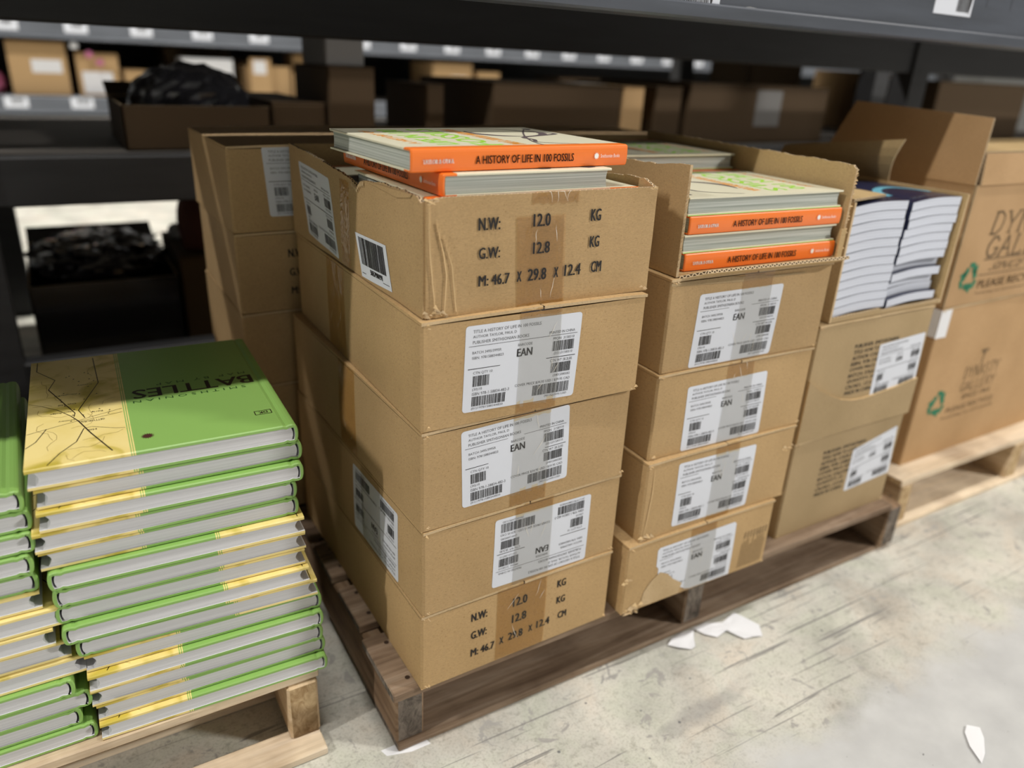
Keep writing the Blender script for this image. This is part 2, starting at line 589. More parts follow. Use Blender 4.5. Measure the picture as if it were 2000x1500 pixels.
def closed_body(w, d, h, mat='kraft', S=None, name='carton_body', parent=None, flapt=0.0035):
    S = S or face_map(w, d)
    b = MB()
    r = 0.0028
    ht = h - flapt - 0.0012
    for fc, W in (('f', w), ('r', d), ('b', w), ('l', d)):
        fn = S(fc, 0.0, h)
        b.grid(lambda a, c, fn=fn, W=W: fn(r + a * (W - 2 * r), c * ht), 26, 12, mat)
    # corner strips between neighbouring faces
    for f1, f2, W1 in (('f', 'r', w), ('r', 'b', d), ('b', 'l', w), ('l', 'f', d)):
        a, c = S(f1, 0, h), S(f2, 0, h)
        for j in range(12):
            z0, z1 = j / 12 * ht, (j + 1) / 12 * ht
            b.face([a(W1 - r, z0), c(r, z0), c(r, z1), a(W1 - r, z1)], mat, smooth=False)
    b.face([(-w / 2, -d / 2, 0), (-w / 2, d / 2, 0), (w / 2, d / 2, 0), (w / 2, -d / 2, 0)], mat)
    zt = ht - 0.0016
    b.face([(-w / 2 + .002, -d / 2 + .002, zt), (w / 2 - .002, -d / 2 + .002, zt), (w / 2 - .002, d / 2 - .002, zt), (-w / 2 + .002, d / 2 - .002, zt)], mat)
    return b


def sheet(b, p00, p10, p11, p01, t, mat, emat='edge', nu=8):
    """a corrugated board from four corners, thickness t along its normal, fluted rims"""
    p00, p10, p11, p01 = (Vector(p) for p in (p00, p10, p11, p01))
    nrm = (p10 - p00).cross(p01 - p00).normalized() * t
    bot = [p00, p10, p11, p01]
    top = [p + nrm for p in bot]
    b.face(top, mat)
    b.face(bot[::-1], mat)
    for i in range(4):
        j = (i + 1) % 4
        L = (bot[j] - bot[i]).length
        b.face([bot[i], bot[j], top[j], top[i]], emat, uv=[(0, 0), (L, 0), (L, 1), (0, 1)])


def barcode(b, u0, v0, u1, v1, fn, seed, mat='ink'):
    rr = random.Random(seed)
    n = int((u1 - u0) / 0.00036)
    k = 0
    while k < n:
        wd = rr.choice((1, 1, 2, 3))
        a, c = u0 + (u1 - u0) * k / n, u0 + (u1 - u0) * min(n, k + wd) / n
        b.rect(a, v0, c, v1, fn, mat)
        k += wd + rr.choice((1, 1, 2))


def label_art(b, T, mw=0.152, mh=0.103, ink='ink', grey='ink_grey', thin=True):
    """the shipping label print, T(u,v) maps the label's own rectangle"""
    t = lambda s, x0, y0, x1, y1, m=grey, bo=0.0: b.text(s, x0 * mw, y0 * mh, x1 * mw, y1 * mh, T, m, bo)
    t('TITLE A HISTORY OF LIFE IN 100 FOSSILS', .06, .915, .63, .95)
    t('AUTHOR TAYLOR, PAUL D', .06, .855, .42, .89)
    t('PUBLISHER SMITHSONIAN BOOKS', .06, .795, .53, .83)
    t('PRINTED IN CHINA', .71, .79, .945, .82)
    b.rect(.03 * mw, .765 * mh, .97 * mw, .771 * mh, T, grey)
    t('BATCH 3495/3995R', .06, .68, .30, .71)
    t('ISBN: 9781588344823', .06, .62, .32, .65)
    t('BARCODE', .44, .70, .565, .73)
    t('EAN', .435, .58, .57, .67, ink, 0.02)
    t('PPON  3158310', .75, .715, .945, .745)
    barcode(b, .75 * mw, .585 * mh, .945 * mw, .70 * mh, T, 3)
    t('(251)3158310', .77, .535, .94, .57)
    b.rect(.03 * mw, .505 * mh, .97 * mw, .513 * mh, T, ink)
    t('CTN WT 28.2LBS', .74, .455, .945, .487)
    barcode(b, .755 * mw, .325 * mh, .94 * mw, .44 * mh, T, 5)
    t('(3401)000282', .78, .27, .94, .305)
    t('CTN QTY 10', .075, .44, .235, .475)
    barcode(b, .075 * mw, .30 * mh, .21 * mw, .425 * mh, T, 7)
    t('(30)10', .075, .245, .155, .283)
    t('COVER PRICE $34.95 USD / $39.95 CAD', .44, .215, .945, .25)
    barcode(b, .605 * mw, .075 * mh, .94 * mw, .20 * mh, T, 9)
    t('(9012Q)34951USD', .72, .03, .93, .062)
    t('ISBN 978-1-58834-482-3', .075, .195, .39, .23)
    barcode(b, .075 * mw, .065 * mh, .36 * mw, .18 * mh, T, 11)
    t('(01)19781588344820', .075, .02, .345, .053)


def shipping_label(parent, S, face, corners, h, flip=False, tear=None, name='shipping_label', art=True):
    """corners (bl, br, tr, tl) in face coordinates; 6 x 4 inch label"""
    bl, br, tr, tl = corners
    base = S(face, 0.0003, h)
    ink = S(face, 0.00048, h)

    def warp(fn):
        def T(u, v):
            a, c = u / 0.152, v / 0.103
            if flip:
                a, c = 1 - a, 1 - c
            x = (1 - a) * (1 - c) * bl[0] + a * (1 - c) * br[0] + a * c * tr[0] + (1 - a) * c * tl[0]
            y = (1 - a) * (1 - c) * bl[1] + a * (1 - c) * br[1] + a * c * tr[1] + (1 - a) * c * tl[1]
            return fn(x, y)
        return T
    b = MB()
    T0, T1 = warp(base), warp(ink)
    r = 0.004
    nu = 14
    if tear:
        outline = tear
    else:
        outline = []
        for cx, cy, a0 in ((0.152 - r, 0.103 - r, 0), (r, 0.103 - r, 90), (r, r, 180), (0.152 - r, r, 270)):
            for k in range(4):
                a = R(a0 + 30 * k)
                outline.append((cx + r * math.cos(a), cy + r * math.sin(a)))
    # fill by vertical slices so that the sheet follows the face
    ys = 0.103

    def span(x):
        hit = []
        for i in range(len(outline)):
            (x0, y0), (x1, y1) = outline[i], outline[(i + 1) % len(outline)]
            if (x0 <= x < x1) or (x1 <= x < x0):
                hit.append(y0 + (y1 - y0) * (x - x0) / (x1 - x0))
        return (min(hit), max(hit)) if len(hit) >= 2 else None
    xs0 = min(p[0] for p in outline)
    xs1 = max(p[0] for p in outline)
    cuts = sorted(set([xs0 + (xs1 - xs0) * k / 24 for k in range(25)] + [p[0] for p in outline]))
    for x0, x1 in zip(cuts, cuts[1:]):
        if x1 - x0 < 1e-6:
            continue
        e = (x1 - x0) * 0.001
        a, c = span(x0 + e), span(x1 - e)
        if not a or not c:
            continue
        for k in range(6):
            q0, q1 = k / 6, (k + 1) / 6
            b.face([T0(x0, a[0] + (a[1] - a[0]) * q0), T0(x1, c[0] + (c[1] - c[0]) * q0), T0(x1, c[0] + (c[1] - c[0]) * q1), T0(x0, a[0] + (a[1] - a[0]) * q1)], 'label', smooth=False)
    if art:
        tmp = MB()
        pr = MB()
        label_art(pr, lambda u, v: (u, v, 0))
        for f, k in zip(pr.f, pr.m):
            P = [pr.v[i] for i in f]
            if tear:
                ok = True
                for p in P:
                    sp = span(min(max(p[0], xs0 + 1e-5), xs1 - 1e-5))
                    if p[0] < xs0 or p[0] > xs1 or not sp or not (sp[0] <= p[1] <= sp[1]):
                        ok = False
                        break
                if not ok:
                    continue
            b.face([T1(p[0], p[1]) for p in P], pr.names[k])
    return b.build(name, parent)


def tape_strip(parent, S, face, u0, u1, v0, v1, h, mat='tape', slant=0.0, jag=True, name='packing_tape', seed=1, eps=0.0008, over=None):
    b = MB()
    fn = S(face, eps, h)
    rr = random.Random(seed)
    n = 12
    top = [v1 + (rr.uniform(-.0015, .0015) if jag else 0) for _ in range(n + 1)]
    bot = [v0 + (rr.uniform(-.0015, .0015) if jag else 0) for _ in range(n + 1)]
    for i in range(n):
        for k in range(16):
            def P(i, q):
                v = bot[i] + (top[i] - bot[i]) * q
                return fn(u0 + (u1 - u0) * i / n + slant * (v - v0), v)
            vm = bot[i] + (top[i] - bot[i]) * (k + .5) / 16
            um = u0 + (u1 - u0) * (i + .5) / n + slant * (vm - v0)
            b.face([P(i, k / 16), P(i + 1, k / 16), P(i + 1, (k + 1) / 16), P(i, (k + 1) / 16)], 'tape_thin' if over and over(um, vm) else mat, smooth=True)
    # pale streaks painted as highlights on the film's wrinkles
    f2 = S(face, eps + 0.0003, h)
    for k in range(4):
        x = rr.uniform(u0 + .006, u1 - .006)
        y = rr.uniform(v0 + .005, v1 - .012)
        L = rr.uniform(.008, .028)
        a = rr.uniform(-.5, .9)
        pts = []
        for q in range(5):
            pts.append((x + a * L * q / 4 + rr.uniform(-.0008, .0008), min(v1, y + L * q / 4)))
        b.ribbon(pts, [0.0001, .0004, .0006, .0004, .0001], f2, 'film_glint')
    return b.build(name, parent)


def flaps(parent, w, d, h, mat='kraft', t=0.0035, curl=0.0, over=0.0008, seed=0, name='top_flap'):
    rr = random.Random(seed)
    for sx in (-1, 1):
        b = MB()
        xs = [0.0010 + (w / 2 - 0.0012) * k / 8 for k in range(9)]
        ys = [-d / 2 - over + (d + 2 * over) * k / 10 for k in range(11)]
        off = rr.uniform(-.0006, .0008)

        def zt(x, y):
            return h + curl * (1 - x / (w / 2)) * (math.exp(-(y + d / 2) / .05) + math.exp((y - d / 2) / .05)) - .0010 * (x / (w / 2)) ** 6
        G = [[Vector((sx * x, y - off, zt(x, y))) for x in xs] for y in ys]
        dz = Vector((0, 0, -t))
        for j in range(10):
            for i in range(8):
                q = [G[j][i], G[j][i + 1], G[j + 1][i + 1], G[j + 1][i]]
                if sx < 0:
                    q = q[::-1]
                b.face(q, mat, smooth=True)
                b.face([p + dz for p in q[::-1]], mat)
        for j, s_ in ((0, 1), (10, -1)):
            for i in range(8):
                a, c = G[j][i], G[j][i + 1]
                b.face([a + dz, c + dz, c, a], 'torn')
        for i in (0, 8):
            for j in range(10):
                a, c = G[j][i], G[j + 1][i]
                b.face([a + dz, c + dz, c, a], mat if i else 'edge', uv=[(ys[j], 0), (ys[j + 1], 0), (ys[j + 1], 1), (ys[j], 1)])
        b.build(name, parent)


def crush(b, S, face, u, v, h, size, seed, n=7):
    """frayed paper at a damaged corner or edge"""
    rr = random.Random(seed)
    fn = S(face, 0.0008, h)
    f2 = S(face, 0.004, h)
    for k in range(n):
        a = u + rr.uniform(-size, size)
        c = v + rr.uniform(-size * .5, size * .5)
        q = rr.uniform(.2, .8) * size
        b.face([fn(a, c), f2(a + q, c + rr.uniform(-q, q) * .4), fn(a + q * rr.uniform(.3, .8), c + q * rr.uniform(.3, .8))], rr.choice(('torn', 'crease')))


def stencil(b, S, h, rows, mat='ink', eps=0.0006):
    fn = S('f', eps, h)
    for s, x0, y0, x1, y1 in rows:
        b.text(s, x0, y0, x1, y1, fn, mat, 0.018)


W, D = 0.298, 0.467


def place(x, y, z, yaw, w=W, d=D):
    """base centre from the front left corner"""
    c, s = math.cos(yaw), math.sin(yaw)
    return (x + c * w / 2 - s * d / 2, y + s * w / 2 + c * d / 2, z)


WEIGHTS_TOP = [('N.W:', .0605, .0885, .0865, .1015), ('12.0', .1270, .0885, .1492, .1022), ('KG', .2030, .0900, .2175, .1035),
               ('G.W:', .0610, .0588, .0870, .0708), ('12.8', .1278, .0590, .1500, .0718), ('KG', .2040, .0603, .2180, .0732),
               ('M: 46.7', .0620, .0292, .1005, .0410), ('X', .1093, .0296, .1156, .0412), ('29.8', .1232, .0292, .1475, .0426), ('X', .1574, .0300, .1638, .0416), ('12.4', .1718, .0300, .1945, .0432), ('CM', .2090, .0308, .2240, .0437)]
WEIGHTS_LOW = [('N.W:', .0700, .0815, .0937, .0936), ('12.0', .1325, .0813, .1555, .0950), ('KG', .2038, .0862, .2185, .0980),
               ('G.W:', .0700, .0530, .0937, .0650), ('12.8', .1322, .0545, .1552, .0680), ('KG', .2045, .0585, .2190, .0700),
               ('M: 46.7', .0705, .0240, .1065, .0360), ('X', .1140, .0262, .1205, .0375), ('29.8', .1275, .0268, .1510, .0395), ('X', .1600, .0285, .1665, .0395), ('12.4', .1730, .0290, .1950, .0415), ('CM', .2087, .0312, .2235, .0425)]


def carton(x, y, z, yaw, h, label, group='kraft book cartons', w=W, d=D, mat='kraft', seed=0, bulge=None, stencil_rows=None, lab=None, flip=False, tear=None,
           tape=None, tape_top=None, extra=None, curl=0.0, name='cardboard_carton', cat='carton', side=None):
    root = empty(name, place(x, y, z, yaw, w, d), yaw, label, cat, group)
    S = face_map(w, d, bulge)
    b = closed_body(w, d, h, mat, S)
    if stencil_rows:
        stencil(b, S, h, stencil_rows)
    if extra:
        extra(b, S, h)
    rr = random.Random(seed)
    crush(b, S, 'f', 0.005, h - .006, h, .004, seed + 1, 4)
    crush(b, S, 'f', w - .007, .004, h, .004, seed + 2, 4)
    crush(b, S, 'f', .005, .004, h, .004, seed + 3, 4)
    b.build('carton_body', root)
    flaps(root, w, d, h, mat, curl=curl, seed=seed)
    if lab:
        shipping_label(root, S, 'f', lab, h, flip, tear)
    if tape:
        tape_strip(root, S, 'f', tape[0], tape[1], tape[2], tape[3], h, slant=tape[4] if len(tape) > 4 else 0, seed=seed, over=(lambda u, v: lab[0][1] + (lab[1][1] - lab[0][1]) * .6 < v < lab[3][1] + (lab[2][1] - lab[3][1]) * .6) if lab else None)
    if tape_top:
        # the strip lying over the seam between the two top flaps
        tb = MB()
        tb.face([(tape_top[0] - w / 2, -d / 2 - .001, h + .0006), (tape_top[1] - w / 2, -d / 2 - .001, h + .0006), (tape_top[1] - w / 2, d / 2, h + .0006), (tape_top[0] - w / 2, d / 2, h + .0006)], 'tape')
        tb.build('packing_tape', root)
    if side:
        side(root, S, h)
    return root, S


# ------------------------------------------------------------------ open carton walls
def wall_sheet(b, p0, p1, inward, fn_h, t=0.004, n=60, mat='kraft', inmat='kraft_in', z0=0.0, disp=None, nz_=8, endmat='torn'):
    """standing wall from p0 to p1 (xy), top edge height fn_h(s) with s in metres along it"""
    p0, p1, inn = Vector((*p0, 0)), Vector((*p1, 0)), Vector((*inward, 0))
    L = (p1 - p0).length
    dr = (p1 - p0) / L
    out, ins = [], []
    for i in range(n + 1):
        s = L * i / n
        ht = fn_h(s)
        c0, c1 = [], []
        for k in range(nz_ + 1):
            v = z0 + (ht - z0) * k / nz_
            e = disp(s, v) if disp else 0.0
            p = p0 + dr * s + Vector((0, 0, v)) - inn * e
            c0.append(p)
            c1.append(p + inn * t)
        out.append(c0)
        ins.append(c1)
    flip = dr.cross(Vector((0, 0, 1))).dot(inn) > 0
    for i in range(n):
        for k in range(nz_):
            q = [out[i][k], out[i + 1][k], out[i + 1][k + 1], out[i][k + 1]]
            r_ = [ins[i][k], ins[i][k + 1], ins[i + 1][k + 1], ins[i + 1][k]]
            b.add(q[::-1] if flip else q, [(0, 1, 2, 3)], mat, True)
            b.add(r_[::-1] if flip else r_, [(0, 1, 2, 3)], inmat, True)
        s0, s1 = L * i / n, L * (i + 1) / n
        b.face([out[i][-1], out[i + 1][-1], ins[i + 1][-1], ins[i][-1]], 'edge', uv=[(s0, 0), (s1, 0), (s1, 1), (s0, 1)])
    for i in (0, n):
        for k in range(nz_):
            v0, v1 = (fn_h(L * i / n) - z0) * k / nz_, (fn_h(L * i / n) - z0) * (k + 1) / nz_
            b.face([out[i][k], out[i][k + 1], ins[i][k + 1], ins[i][k]], endmat)


def interp(tab):
    def f(s):
        if s <= tab[0][0]:
            return tab[0][1]
        for (a, p), (c, q) in zip(tab, tab[1:]):
            if s <= c:
                return p + (q - p) * (s - a) / (c - a)
        return tab[-1][1]
    return f


def jag(f, amp, freq, seed):
    return lambda s: f(s) + amp * noise.noise(Vector((s * freq, seed * 3.7, 0.3))) + amp * .5 * noise.noise(Vector((s * freq * 3, seed * 1.7, 4.3)))


# ---- the front tower ------------------------------------------------------
CG = 'kraft book cartons of the front tower'
B = dict(
    B1=(0.0055, 0.0060, 0.6113, 0.0080, 0.1240), B2=(-0.0006, 0.0004, 0.4838, -0.0070, 0.1270), B3=(-0.0005, 0.0004, 0.3548, 0.0220, 0.1285),
    B4=(0.0009, -0.0002, 0.2325, 0.0300, 0.1218), B5=(-0.0010, 0.0008, 0.1155, 0.0200, 0.1165))


def side_tape(u0, u1, seed):
    def f(root, S, h):
        tape_strip(root, S, 'l', u0, u1, 0.001, h - .002, h, seed=seed)
    return f


def dusty(b, S, h):
    pass


x, y, z, a, h = B['B5']
carton(x, y, z, a, h, 'kraft carton at the bottom of the front tower, stencilled weights, on the weathered pallet', CG, seed=51, bulge={'f': .0008, 'l': .0006}, stencil_rows=WEIGHTS_LOW, tape=(.1085, .1860, .0005, h - .001))


def b4side(root, S, h):
    c = (0.467 - .222, 0.004), (0.467 - .072, 0.002), (0.467 - .070, 0.1075), (0.467 - .220, 0.107)
    shipping_label(root, S, 'l', c, h, flip=True)
    tape_strip(root, S, 'l', 0.467 - .19, 0.467 - .125, 0.001, h - .002, h, mat='tape_thin', seed=46)


x, y, z, a, h = B['B4']
carton(x, y, z, a, h, 'kraft carton second from bottom of the front tower, its label upside down', CG, seed=41, bulge={'f': .0010, 'l': .0008},
       lab=((.0970, .0062), (.2470, .0010), (.2475, .1050), (.0983, .1082)), flip=True, tape=(.128, .185, .001, h - .002), side=b4side)
x, y, z, a, h = B['B3']
carton(x, y, z, a, h, 'middle kraft carton of the front tower, upright label under clear tape', CG, seed=31, bulge={'f': .0012, 'l': .0010},
       lab=((.0525, .0180), (.2035, .0210), (.1998, .1240), (.0490, .1190)), tape=(.119, .172, .0005, h - .001), side=side_tape(.205, .265, 33))
x, y, z, a, h = B['B2']
carton(x, y, z, a, h, 'kraft carton second from top of the front tower, below the open one', CG, seed=21, bulge={'f': .0010, 'l': .0008},
       lab=((.0488, .0145), (.1985, .0100), (.2030, .1150), (.0516, .1160)), tape=(.119, .174, .0005, h - .001), side=side_tape(.150, .222, 23), curl=.001)

# open carton on top of the tower
x, y, z, a, h = B['B1']
root = empty('open_carton', place(x, y, z, a), a, 'open kraft carton on top of the front tower, torn left rim, books inside', 'carton', CG)


def b1disp(face, u, v):
    if face == 'f':
        e = 0.0
        for tab, dp in (((( .0, .012), (.06, .006), (.124, .0035)), .0016), (((.0, .022), (.05, .024), (.10, .012)), .0010), (((.0, .036), (.05, .032), (.085, .020)), .0009)):
            c = interp(tab)(v)
            e += dp * math.exp(-((u - c) / .0016) ** 2) * (1 if v < tab[-1][0] else 0)
        e -= .003 * math.exp(-((u) / .010) ** 2) * math.exp(-((v) / .018) ** 2)
        return e + .0008 * noise.noise(Vector((u * 25, v * 25, 1)))
    return .0012 * noise.noise(Vector((u * 14, v * 16, 5)))


S1 = face_map(W, D, {'f': .0008}, b1disp)
b = MB()
leftprof = interp([(0, .1275), (.09, .1240), (.197, .1180), (.252, .1130), (.268, .1095), (.279, .1060), (.290, .1140), (.305, .1175), (.352, .1225), (.41, .1238), (.436, .1225), (.450, .1238), (.458, .1180), (.467, .1225)])
wall_sheet(b, (-W / 2, D / 2), (-W / 2, -D / 2 + .003), (1, 0), jag(leftprof, .0016, 90, 1), n=110, disp=lambda s, v: b1disp('l', s, v), endmat='kraft')
wall_sheet(b, (-W / 2 + .002, -D / 2), (W / 2, -D / 2), (0, 1), jag(interp([(0, .1215), (.010, .1225), (.02, .1240), (.298, .1240)]), .0005, 60, 2), n=110, nz_=30, disp=lambda s, v: b1disp('f', s + .002, v), endmat='kraft')
wall_sheet(b, (W / 2, -D / 2 + .002), (W / 2, D / 2), (-1, 0), jag(interp([(0, .1240), (.02, .1310), (.05, .1295), (.10, .1280), (.467, .1270)]), .0022, 70, 3), n=70)
wall_sheet(b, (W / 2, D / 2), (-W / 2, D / 2), (0, -1), jag(interp([(0, .126), (.298, .127)]), .0008, 60, 4), n=30)
b.box(-W / 2 + .001, W / 2 - .001, -D / 2 + .001, D / 2 - .001, 0.0, .004, 'kraft')
stencil(b, S1, h, WEIGHTS_TOP, eps=.0009)
crush(b, S1, 'f', .010, .006, h, .012, 11, 14)
crush(b, S1, 'f', .004, .119, h, .007, 12, 8)
crush(b, S1, 'f', .287, .121, h, .005, 13, 7)
crush(b, S1, 'f', .289, .004, h, .005, 14, 6)
# fibre lines along the creases of the knocked corner
fnc = S1('f', .0012, h)
for tab in (((.0035, .118), (.004, .09), (.006, .06), (.009, .03), (.012, .004)), ((.012, .10), (.020, .07), (.024, .045), (.022, .004)), ((.020, .085), (.030, .055), (.033, .03), (.036, .005))):
    b.ribbon(list(tab), [.0003, .0011, .0013, .0011, .0004], fnc, 'crease')
# turned-out strip of torn liner on the left rim
fl_ = S1('l', .0012, h)
b.poly([(.300, .118), (.440, .1235), (.435, .1195), (.400, .114), (.350, .1165)], fl_, 'kraft')
for k in range(10):
    q = .262 + k * .0045
    b.poly([(q, leftprof(q) - .004), (q + .004, leftprof(q) - .006), (q + .003, leftprof(q) + .002)], S1('l', .0016, h), 'torn')
b.build('carton_body', root)
shipping_label(root, S1, 'l', ((.0760, .0120), (.2048, .0030), (.1746 + .002, .1025), (.0247 + .02, .1085)), h)
tape_strip(root, S1, 'l', .218, .250, .001, .108, h, seed=15)
tape_strip(root, S1, 'f', .1115, .1740, .0010, .1000, h, slant=-.05, seed=16)
tape_strip(root, S1, 'f', .1250, .1860, .1120, .1245, h, seed=17)
lb = MB()
T = S1('l', .0006, h)
c = [(.467 - .178, .0020), (.467 - .0850, .0065), (.467 - .1010, .0560), (.467 - .1985, .0520)]


def bi(a, q):
    xx = (1 - a) * (1 - q) * c[0][0] + a * (1 - q) * c[1][0] + a * q * c[2][0] + (1 - a) * q * c[3][0]
    yy = (1 - a) * (1 - q) * c[0][1] + a * (1 - q) * c[1][1] + a * q * c[2][1] + (1 - a) * q * c[3][1]
    return xx, yy


for i in range(8):
    for k in range(4):
        lb.face([T(*bi((i + p) / 8, (k + q) / 4)) for p, q in ((0, 0), (1, 0), (1, 1), (0, 1))], 'label')
T2 = S1('l', .0009, h)
Tb = lambda u, v: T2(*bi(u, v))
rr = random.Random(5)
u = .09
while u < .90:
    wd = rr.choice((.008, .008, .016, .024))
    lb.rect(u, .31, min(.91, u + wd), .93, Tb, 'ink')
    u += wd + rr.choice((.008, .008, .016))
lb.text('503790191', .36, .15, .76, .27, Tb, 'ink', .03)
lb.rect(.05, .10, .95, .115, Tb, 'ink')
lb.build('barcode_sticker', root)

# ---- the second tower ------------------------------------------------------
SG = 'kraft book cartons of the second tower'
tornlabel = [(.152, .001), (.152, .099), (.148, .103), (.004, .103), (.0, .099), (.0, .070), (.006, .062), (.004, .052), (.014, .046), (.022, .036), (.030, .032), (.036, .020), (.048, .014), (.062, .004), (.072, .001)]


def s5extra(b, S, h):
    fn = S('f', .0007, h)
    b.poly([(.035, .004), (.050, .002), (.11, .001), (.115, .020), (.095, .034), (.082, .048), (.066, .056), (.050, .045), (.038, .028)], fn, 'torn')
    f2 = S('f', .0006, h)
    rr = random.Random(3)
    for k in range(16):
        xx = .236 + k * .0034
        y1 = .048 + .02 * rr.random()
        b.ribbon([(xx, .006), (xx + .0004, y1 * .5), (xx + .001, y1)], .0008, f2, 'ink_brown')
        if k % 2:
            b.ribbon([(xx, .062), (xx + .0015, .074)], .0012, f2, 'ink')
    crush(b, S, 'f', .0, .060, h, .008, 91, 8)
    crush(b, S, 'f', .015, .004, h, .014, 92, 12)


SB = dict(S2=(0.3475, 0.0120, 0.4905, -0.0300, 0.1290), S3=(0.3433, 0.0090, 0.3630, -0.0220, 0.1270), S4=(0.3383, 0.0005, 0.2355, -0.0020, 0.1270), S5=(0.3180, -0.0032, 0.1155, -0.0048, 0.1195))
x, y, z, a, h = SB['S5']
carton(x, y, z, a, h, 'kraft carton at the bottom of the second tower, its label torn away at one corner', SG, seed=155, bulge={'f': .0014},
       lab=((.0594, .0020), (.2180, .0000), (.2150, .1020), (.0560, .1005)), tear=tornlabel, tape=(.120, .172, .001, h - .002), extra=s5extra)
x, y, z, a, h = SB['S4']


def s4extra(b, S, h):
    fn = S('f', .0010, h)
    b.ribbon([(.012, .118), (.013, .08), (.010, .04), (.006, .006)], [.0004, .0016, .0016, .0006], fn, 'crease')
    crush(b, S, 'f', .006, .006, h, .012, 71, 12)
    crush(b, S, 'f', .282, .09, h, .010, 72, 6)


carton(x, y, z, a, h, 'kraft carton second from bottom of the second tower, knocked left corner', SG, seed=141, bulge={'f': .0014},
       lab=((.0590, .0090), (.2115, .0052), (.2120, .1120), (.0572, .1145)), tape=(.128, .176, .0005, h - .001), extra=s4extra)
x, y, z, a, h = SB['S3']
carton(x, y, z, a, h, 'kraft carton third from bottom of the second tower, label reaching its lower edge', SG, seed=131, bulge={'f': .0010},
       lab=((.0572, .0020), (.2108, .0010), (.2055, .1030), (.0547, .1015)), tape=(.125, .176, .0005, h - .001))
x, y, z, a, h = SB['S2']


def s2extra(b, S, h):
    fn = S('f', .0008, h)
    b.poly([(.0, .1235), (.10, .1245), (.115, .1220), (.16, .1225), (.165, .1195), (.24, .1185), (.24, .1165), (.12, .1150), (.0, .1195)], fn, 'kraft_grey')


carton(x, y, z, a, h, 'kraft carton right under the cut-open carton of the second tower', SG, seed=121, bulge={'f': .0010},
       lab=((.0472, .0012), (.1985, .0022), (.2026, .1055), (.0508, .1040)), tape=(.124, .180, .0005, h - .001), extra=s2extra)

# cut-open carton with visible spines
x, y, z, a, h = 0.3560, 0.0150, 0.6202, -0.0350, 0.128
w1 = 0.302
root = empty('open_carton', place(x, y, z, a, w1), a, 'open kraft carton with its front cut away, showing orange book spines', 'carton', SG)
b = MB()
wall_sheet(b, (-w1 / 2, D / 2), (-w1 / 2, -D / 2), (1, 0), jag(interp([(0, .128), (.40, .131), (.455, .138), (.467, .138)]), .0015, 80, 6), n=70)
wall_sheet(b, (w1 / 2, -D / 2), (w1 / 2, D / 2), (-1, 0), jag(interp([(0, .126), (.006, .131), (.03, .1325), (.467, .136)]), .0016, 80, 7), n=70)
wall_sheet(b, (w1 / 2, D / 2), (-w1 / 2, D / 2), (0, -1), lambda s: .128, n=12)
b.box(-w1 / 2 + .001, w1 / 2 - .001, -D / 2 + .001, D / 2 - .001, 0.0, .004, 'kraft')
rr = random.Random(8)
for side_ in (-1, 1):
    xx = side_ * (w1 / 2 - .002)
    for k in range(26):
        zz = .012 + k * .0045
        q = rr.uniform(.002, .006)
        b.face([(xx - .002, -D / 2 - .0005, zz), (xx + .002, -D / 2 - .0005, zz + .003), (xx + side_ * q * .5 - .001, -D / 2 - q, zz + rr.uniform(.0, .005))], rr.choice(('torn', 'crease', 'torn')))
    # the cut-off strip of front wall still hanging on its side
    if side_ > 0:
        b.box(xx - .010, xx, -D / 2 - .0035, -D / 2 - .0005, .004, .045, 'kraft_in')
b.build('carton_body', root)
lip = MB()
sheet(lip, (-w1 / 2 + .004, -D / 2 + .001, .001), (w1 / 2 - .004, -D / 2 + .001, .001), (w1 / 2 - .012, -D / 2 - .024, .012), (-w1 / 2 + .030, -D / 2 - .022, .012), .0042, 'kraft_in')
o = lip.build('front_flap', root)
o['label'] = 'folded-down front flap with open flutes'


